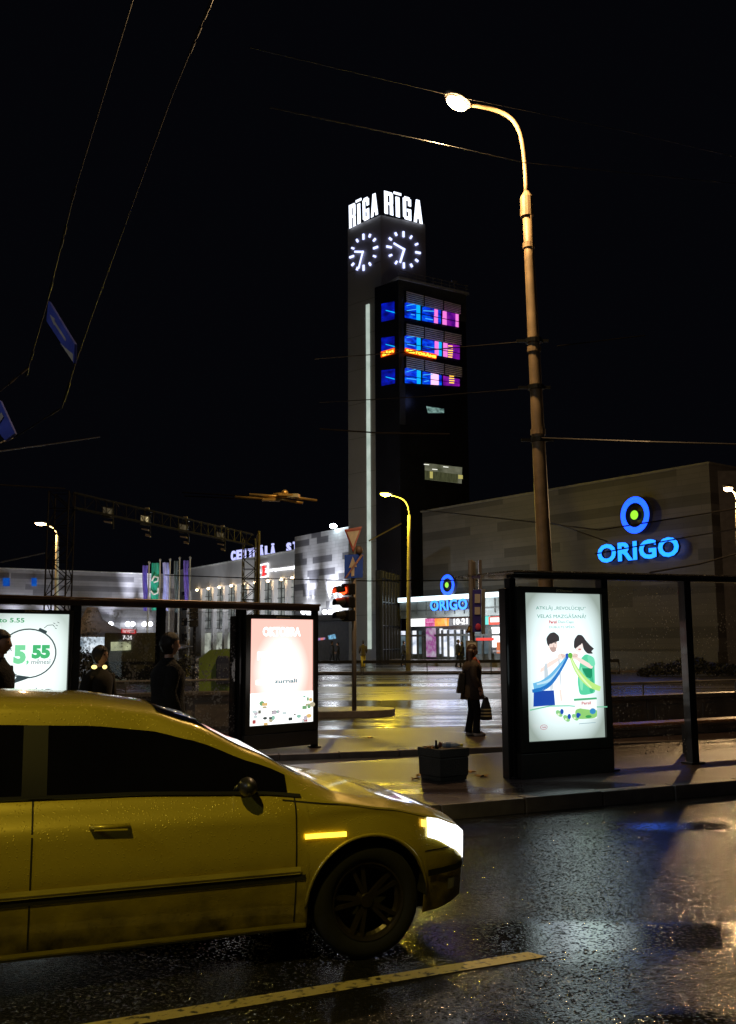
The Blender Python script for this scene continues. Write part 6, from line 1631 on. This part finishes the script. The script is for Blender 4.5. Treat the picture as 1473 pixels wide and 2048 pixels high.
b_.build('underbody', mat('underbody', (.006, .006, .006), .9), car)
M_tyre = mat('tyre', (.004, .004, .004), .95, scale=30); M_rim = mat('alloy_rim', (.06, .05, .04), .35, .7)
def lathe(mb, c_, ax, prof, seg=40, mi=0):
    x = Vector((0, 0, 1)); y = ax.cross(x).normalized(); rl = []
    for (a, r_) in prof: rl.append([c_ + ax * a + (x * math.cos(t) + y * math.sin(t)) * r_ for t in [2 * math.pi * k / seg for k in range(seg)]])
    n = seg
    vs = [p for r_ in rl for p in r_]; fs = []
    for i in range(len(rl) - 1):
        for j in range(n): j2 = (j + 1) % n; fs.append((i * n + j, i * n + j2, (i + 1) * n + j2, (i + 1) * n + j))
    mb.add(vs, fs, mi)
for wc in WHEELS:
    for sd in (1, -1):
        c_ = CP(wc, sd * .765, .305); ax = CNv * sd
        b_ = MB(); lathe(b_, c_, ax, [(-.09, .20), (-.10, .25), (-.095, .285), (-.07, .302), (.05, .302), (.075, .285), (.085, .25), (.07, .205), (.05, .20)]); wh = b_.build('wheel', M_tyre, car, smooth=True)
        b_ = MB(); lathe(b_, c_, ax, [(-.08, .19), (.0, .185), (.06, .20), (.075, .205), (.07, .195), (.045, .185), (.03, .17)]); lathe(b_, c_, ax, [(.0, .001), (.055, .001), (.055, .035), (.03, .045), (.0, .05)])
        lathe(b_, c_, ax, [(-.05, .001), (-.05, .185), (-.06, .185), (-.06, .001)], mi=1)
        x = Vector((0, 0, 1)); y = ax.cross(x).normalized()
        for k in range(10):
            t = 2 * math.pi * (k // 2) / 5 + .3 + (.16 if k % 2 else -.16); d = x * math.cos(t) + y * math.sin(t); e_ = -x * math.sin(t) + y * math.cos(t)
            f_ = [c_ + ax * .045 + d * .03 - e_ * .012, c_ + ax * .045 + d * .03 + e_ * .012, c_ + ax * .055 + d * .19 + e_ * .011, c_ + ax * .055 + d * .19 - e_ * .011]
            b_.poly(f_, ax, .03)
        b_.build('rim', [M_rim, M_seam], wh)
# roof aerial
# ================================================================== WIRES, GANTRY
wcount = 0
def wire(pts, label, r=.012, name='overhead_wire', m=M_wire, sag=0.0, joints=0):
    P = [at(u, v, Y) for (u, v, Y) in pts]; out = []
    for i in range(len(P) - 1):
        for k in range(6):
            t = k / 6; p = P[i].lerp(P[i + 1], t); p.z -= sag * 4 * t * (1 - t); out.append(p)
    out.append(P[-1])
    bb = MB(); bb.tube([p for p in out], r, 5)
    if joints:
        rr = random.Random(len(out) + joints)
        for k in range(joints):
            i = rr.randrange(len(out) - 1); t = rr.random(); p = out[i].lerp(out[i + 1], t); d = (out[i + 1] - out[i]).normalized(); bb.tube([p, p + d * .12], r * 2.2, 6)
    o = bb.build(name, m, loc=P[0]); tag(o, label, 'wire', 'overhead wires over the street')
    return o
wire([(432, -20, 7.5), (345, 190, 8.5), (190, 615, 10.5), (152, 725, 10.9), (124, 815, 11.2), (28, 876, 11.0), (-40, 900, 10.5)], 'long wire running from the top edge down past the hanging blue sign', .007, joints=10)
wire([(272, -20, 7.5), (150, 380, 9), (96, 600, 10.2), (57, 735, 10.6), (-20, 800, 10.2)], 'wire ending at the upper corner of the hanging blue sign', .007, joints=8)
wire([(500, 95, 12), (900, 190, 15), (1250, 262, 18), (1520, 325, 20)], 'faint span wire crossing behind the brightest street lamp', .006)
wire([(540, 215, 12), (890, 290, 15), (1052, 326, 16.5), (1520, 372, 20)], 'thin wire passing just below the brightest street lamp', .008)
wire([(630, 718, 24), (800, 705, 20), (1066, 682, 17)], 'wire across the tower below the restaurant sign to the thick pole', .012)
wire([(1115, 692, 17), (1290, 671, 20)], 'short wire rising right of the thick pole', .012)
wire([(640, 805, 26), (850, 793, 21), (1072, 776, 17)], 'second wire from the thick pole across the tower', .012)
wire([(1080, 876, 16.9), (1300, 884, 15), (1520, 890, 14)], 'bright wire leading right from the lowest pole bracket', .016)
wire([(640, 858, 24), (760, 866, 24), (900, 868, 24)], 'upper of two short dark wires crossing the tower', .02)
wire([(-10, 904, 14), (90, 890, 16), (200, 874, 18)], 'brown wire at the left edge under the hanging signs', .012)
wire([(-10, 969, 20), (130, 977, 22)], 'wire at the left edge running to the lattice mast', .016)
wire([(365, 985, 24), (505, 993, 22), (560, 996, 21.5)], 'upper contact wire left of the brass wire crossing', .016)
wire([(370, 992, 24), (500, 998, 22), (560, 999, 21.5)], 'lower contact wire left of the brass wire crossing', .016)
wire([(845, 1020, 30), (1050, 1042, 24), (1200, 1060, 20), (1520, 1010, 17)], 'wire across the shopping centre cladding', .014)
wire([(1100, 1044, 22), (1155, 1062, 20), (1215, 1083, 19)], 'slanting wire left of the large blue letters', .014)
wire([(1520, 1050, 14), (1370, 1075, 16), (1190, 1108, 18)], 'wire passing over the large blue letters', .012)
wire([(1300, 1145, 15), (1400, 1128, 14), (1520, 1095, 13)], 'wire under the large blue letters at right', .014)
wire([(330, 1150, 34), (520, 1157, 34), (740, 1162, 34), (1000, 1160, 32), (1180, 1150, 30)], 'dark wire across the station and annex at signal height', .018)
wire([(738, 1082, 40), (803, 1047, 40)], 'yellow lit stay wire rising to the slim lamp pole', .03, m=mat('yellow_lit_wire', (.4, .36, .1), .4))  # yellow lamp light is put into the wire colour
wire([(0, 1125, 24), (90, 1106, 28)], 'short wire left of the lattice mast', .02)
# brass wire crossing
xf = at(560, 994, 21.5)
xing = empty('wire_crossing', xf, 'brass coloured trolley wire crossing hanging in the dark sky left of the tower', 'wire fitting')
Mb = mat('brass', (.55, .36, .10), .35, .6)
def xb(p, r_): 
    bb = MB(); bb.tube([at(u, v, 21.5 + dy) for (u, v, dy) in p], r_, 8); bb.build('rail', Mb, xing, smooth=True)
xb([(499, 989, -.2), (545, 992, -.1), (590, 995, 0), (634, 1001, .2)], .032); xb([(471, 994, .2), (520, 997, .1), (565, 999, 0), (606, 1006, -.1)], .03)
xb([(518, 993, .1), (560, 997, 0)], .03); xb([(547, 989, 0), (573, 987, 0)], .035)
bb = MB(); bb.box(at(570, 991, 21.4), (.35, .3, .05), .3); bb.box(at(588, 992, 21.4), (.25, .2, .08), -.2); bb.ell(at(570, 985.5, 21.4), (.08, .08, .07)); bb.box(at(543, 1000, 21.4), (.4, .2, .05), .2); bb.build('clamp_plate', Mb, xing)
# hanging blue lane signs
def hang(pxs, Ys_, label, arrow=None, shine=None):
    P = [at(u, v, Y) for (u, v), Y in zip(pxs, Ys_)]; n_ = (P[1] - P[0]).cross(P[3] - P[0]).normalized()
    if n_.y > 0: n_ = -n_
    r_ = empty('hanging_sign', sum(P, Vector()) / 4, label, 'road sign', 'blue lane signs hung from wires')
    bb = MB(); bb.poly(P, n_, .03); bb.build('plate', mat('lane_sign_blue', (.12, .16, .75), .35, coat=.5), r_, bevel=.003)
    if arrow:
        bb = MB(); bb.poly([bil(P, x, y) + n_ * .008 for x, y in arrow], n_, .004); bb.build('arrow', mat('arrow_white', (.7, .62, .55), .4), r_)
    return r_, P, n_
hs, P_, n_ = hang([(93, 642), (148, 726), (149, 688), (97, 602)], (9.6, 9.0, 9.0, 9.6), 'blue hanging lane sign with white arrow between two wires, upper of the two', [(.12, .55), (.3, .72), (.30, .60), (.72, .62), (.72, .48), (.30, .45), (.3, .38)])
bb = MB(); bb.poly([bil(P_, x, y) + n_ * .006 for x, y in ((.55, .0), (.98, .02), (.98, .42), (.80, .22))], n_, .004); bb.build('painted_highlight', mat('corner_highlight', (.85, .75, .62), .3), hs)  # highlight on the lower corner, painted as a white patch
point_light('sign_glint', at(140, 735, 8.6), 3.0, (1, .8, .6), .05) if False else None
hang([(-22, 838), (10, 881), (30, 866), (0, 800)], (9.6, 9.1, 9.1, 9.6), 'pale blue hanging lane sign cut by the left edge, lower of the two', [(.3, .1), (.45, .1), (.45, .8), (.3, .8)])
# gantry with lattice masts
Mg = mat('gantry_steel', (.018, .015, .013), .6, .3)
def mast(u, vtop, Y, wd, label):
    t = at(u, vtop, Y); r_ = empty('lattice_mast', Vector((t.x, t.y, 0)), label, 'mast', 'lattice masts of the signal gantry')
    bb = MB(); h = t.z; k = wd / 2
    for a in (-1, 1):
        for b2 in (-1, 1): bb.tube([(t.x + a * k, t.y + b2 * k, 0), (t.x + a * k, t.y + b2 * k, h)], .035, 4)
    bb.build('legs', Mg, r_); bb = MB(); n = int(h / (wd * .8))
    for i in range(n):
        z0 = h * i / n; z1 = h * (i + 1) / n; f = 1 if i % 2 else -1
        for b2 in (-1, 1):
            bb.tube([(t.x - f * k, t.y + b2 * k, z0), (t.x + f * k, t.y + b2 * k, z1)], .022, 4); bb.tube([(t.x - k, t.y + b2 * k, z1), (t.x + k, t.y + b2 * k, z1)], .018, 4)
            bb.tube([(t.x + b2 * k, t.y - f * k, z0), (t.x + b2 * k, t.y + f * k, z1)], .022, 4)
    bb.build('bracing', Mg, r_); return t
T1 = mast(125, 985, 40, .85, 'lattice steel mast at left beside the orange street lamp'); T2 = mast(500, 1078, 57, .75, 'lattice steel mast in front of the station hall')
gan = empty('signal_gantry', (T1 + T2) / 2, 'dark lattice gantry beam spanning between the two lattice masts', 'gantry')
bb = MB(); up = Vector((0, 0, 1)); dG = (T2 - T1)
G0 = at(148, 1015, 40); G1 = at(505, 1090, 57); H0 = at(148, 985, 40); H1 = at(505, 1068, 57)
Z_ = Vector((0, .5, 0))
for (a, b2, r_) in ((G0, G1, .05), (H0, H1, .04), (G0 + Z_, G1 + Z_, .05), (H0 + Z_, H1 + Z_, .04)): bb.tube([a, b2], r_, 4)
bb.build('chords', Mg, gan); bb = MB(); n = 22
for i in range(n):
    a0 = G0.lerp(G1, i / n); a1 = G0.lerp(G1, (i + 1) / n); c0_ = H0.lerp(H1, i / n); c1_ = H0.lerp(H1, (i + 1) / n)
    bb.tube([a0, c1_], .02, 4) if i % 2 else bb.tube([c0_, a1], .02, 4); bb.tube([a0, c0_], .02, 4)
bb.build('bracing', Mg, gan)
slt = em_noise('backlit_board', [(.03, .022, .01), (.20, .15, .07), (.9, .75, .4)], 1.0, 4, (3, 3, .5))
slt2 = em_noise('backlit_board_dim', [(.02, .015, .008), (.10, .08, .045)], 1.0, 4, (3, 3, .5))
for i, (u, t, lab) in enumerate(((214, .19, 'leftmost signal box hanging on the gantry beam'), (289, .40, 'brightest signal box on the gantry beam, above the flags'), (366, .61, 'dim third signal box from the left on the gantry'), (440, .815, 'faint signal box nearest the right mast of the gantry'))):
    Yg = G0.lerp(G1, t).y - .4; v = 1028 + (u - 214) * .21
    r_ = empty('gantry_signal', at(u, v, Yg), lab, 'signal', 'signal boxes hung from the gantry')
    k = 1 - .18 * i / 3
    pbox([(u - 9 * k, v + 6 * k), (u + 10 * k, v + 9 * k), (u + 10 * k, v - 13 * k), (u - 9 * k, v - 16 * k)], Yg + .05, .12, 'back_board', mat('board_dark', (.05, .045, .04), .6), r_)
    pbox([(u - 7 * k, v + 3 * k), (u + 9 * k, v + 6 * k), (u + 9 * k, v - 10 * k), (u - 7 * k, v - 14 * k)], Yg, .04, 'board', slt if i == 1 else slt2, r_); mat('board_tan', (.40, .33, .22), .5, scale=5, var=.5)
    pbox([(u - 6 * k, v + 16 * k), (u + 9 * k, v + 19 * k), (u + 9 * k, v + 15.5 * k), (u - 6 * k, v + 13.5 * k)], Yg, .15, 'lower_housing', mat('board_tan2', (.35, .28, .2), .5), r_)
    if i: pbox([(u + 1, v - 28 * k), (u + 10 * k, v - 25 * k), (u + 10 * k, v - 31 * k), (u + 1, v - 30 * k)], Yg, .2, 'cap_lamp', mat('board_tan', (.4, .33, .22), .5), r_); pbox([(u + 2, v + 30 * k), (u + 12 * k, v + 32 * k), (u + 12 * k, v + 27 * k), (u + 2, v + 25 * k)], Yg, .2, 'foot_plate', mat('board_tan'), r_)
    bb = MB(); bb.tube([at(u + 13 * k, v - 26 * k, Yg), at(u + 13 * k, v + 30 * k, Yg)], .03, 6); bb.tube([at(u, v - 14 * k, Yg), at(u, v - 22 * k, Yg + .3)], .03, 6); bb.build('hanger', M_dark, r_)
# tall plain pole beside right mast
tp = at(518, 1062, 56); r_ = empty('plain_pole', Vector((tp.x, tp.y, 0)), 'plain brown steel pole right beside the station lattice mast', 'pole')
bb = MB(); bb.tube([(tp.x, tp.y, 0), tp], [.13, .1], 8); bb.build('shaft', mat('brown_pole', (.05, .038, .02), .5), r_)
# small distant traffic light at (388,1235)
tl = at(388, 1340, 33); r_ = empty('traffic_signal', Vector((tl.x, tl.y, 0)), 'unlit dark traffic light behind the left shelter glass', 'traffic light')
bb = MB(); bb.tube([(tl.x, tl.y, 0), (tl.x, tl.y, at(388, 1205, 33).z)], .05, 8); bb.build('pole', M_dark, r_)
bb = MB()
for v in (1218, 1232, 1247): bb.box(at(388, v, 32.9), (.26, .26, .23), .4); bb.box(at(381, v - 4, 32.8), (.2, .22, .03), .4)
bb.build('signal_head', M_black, r_, bevel=.03)
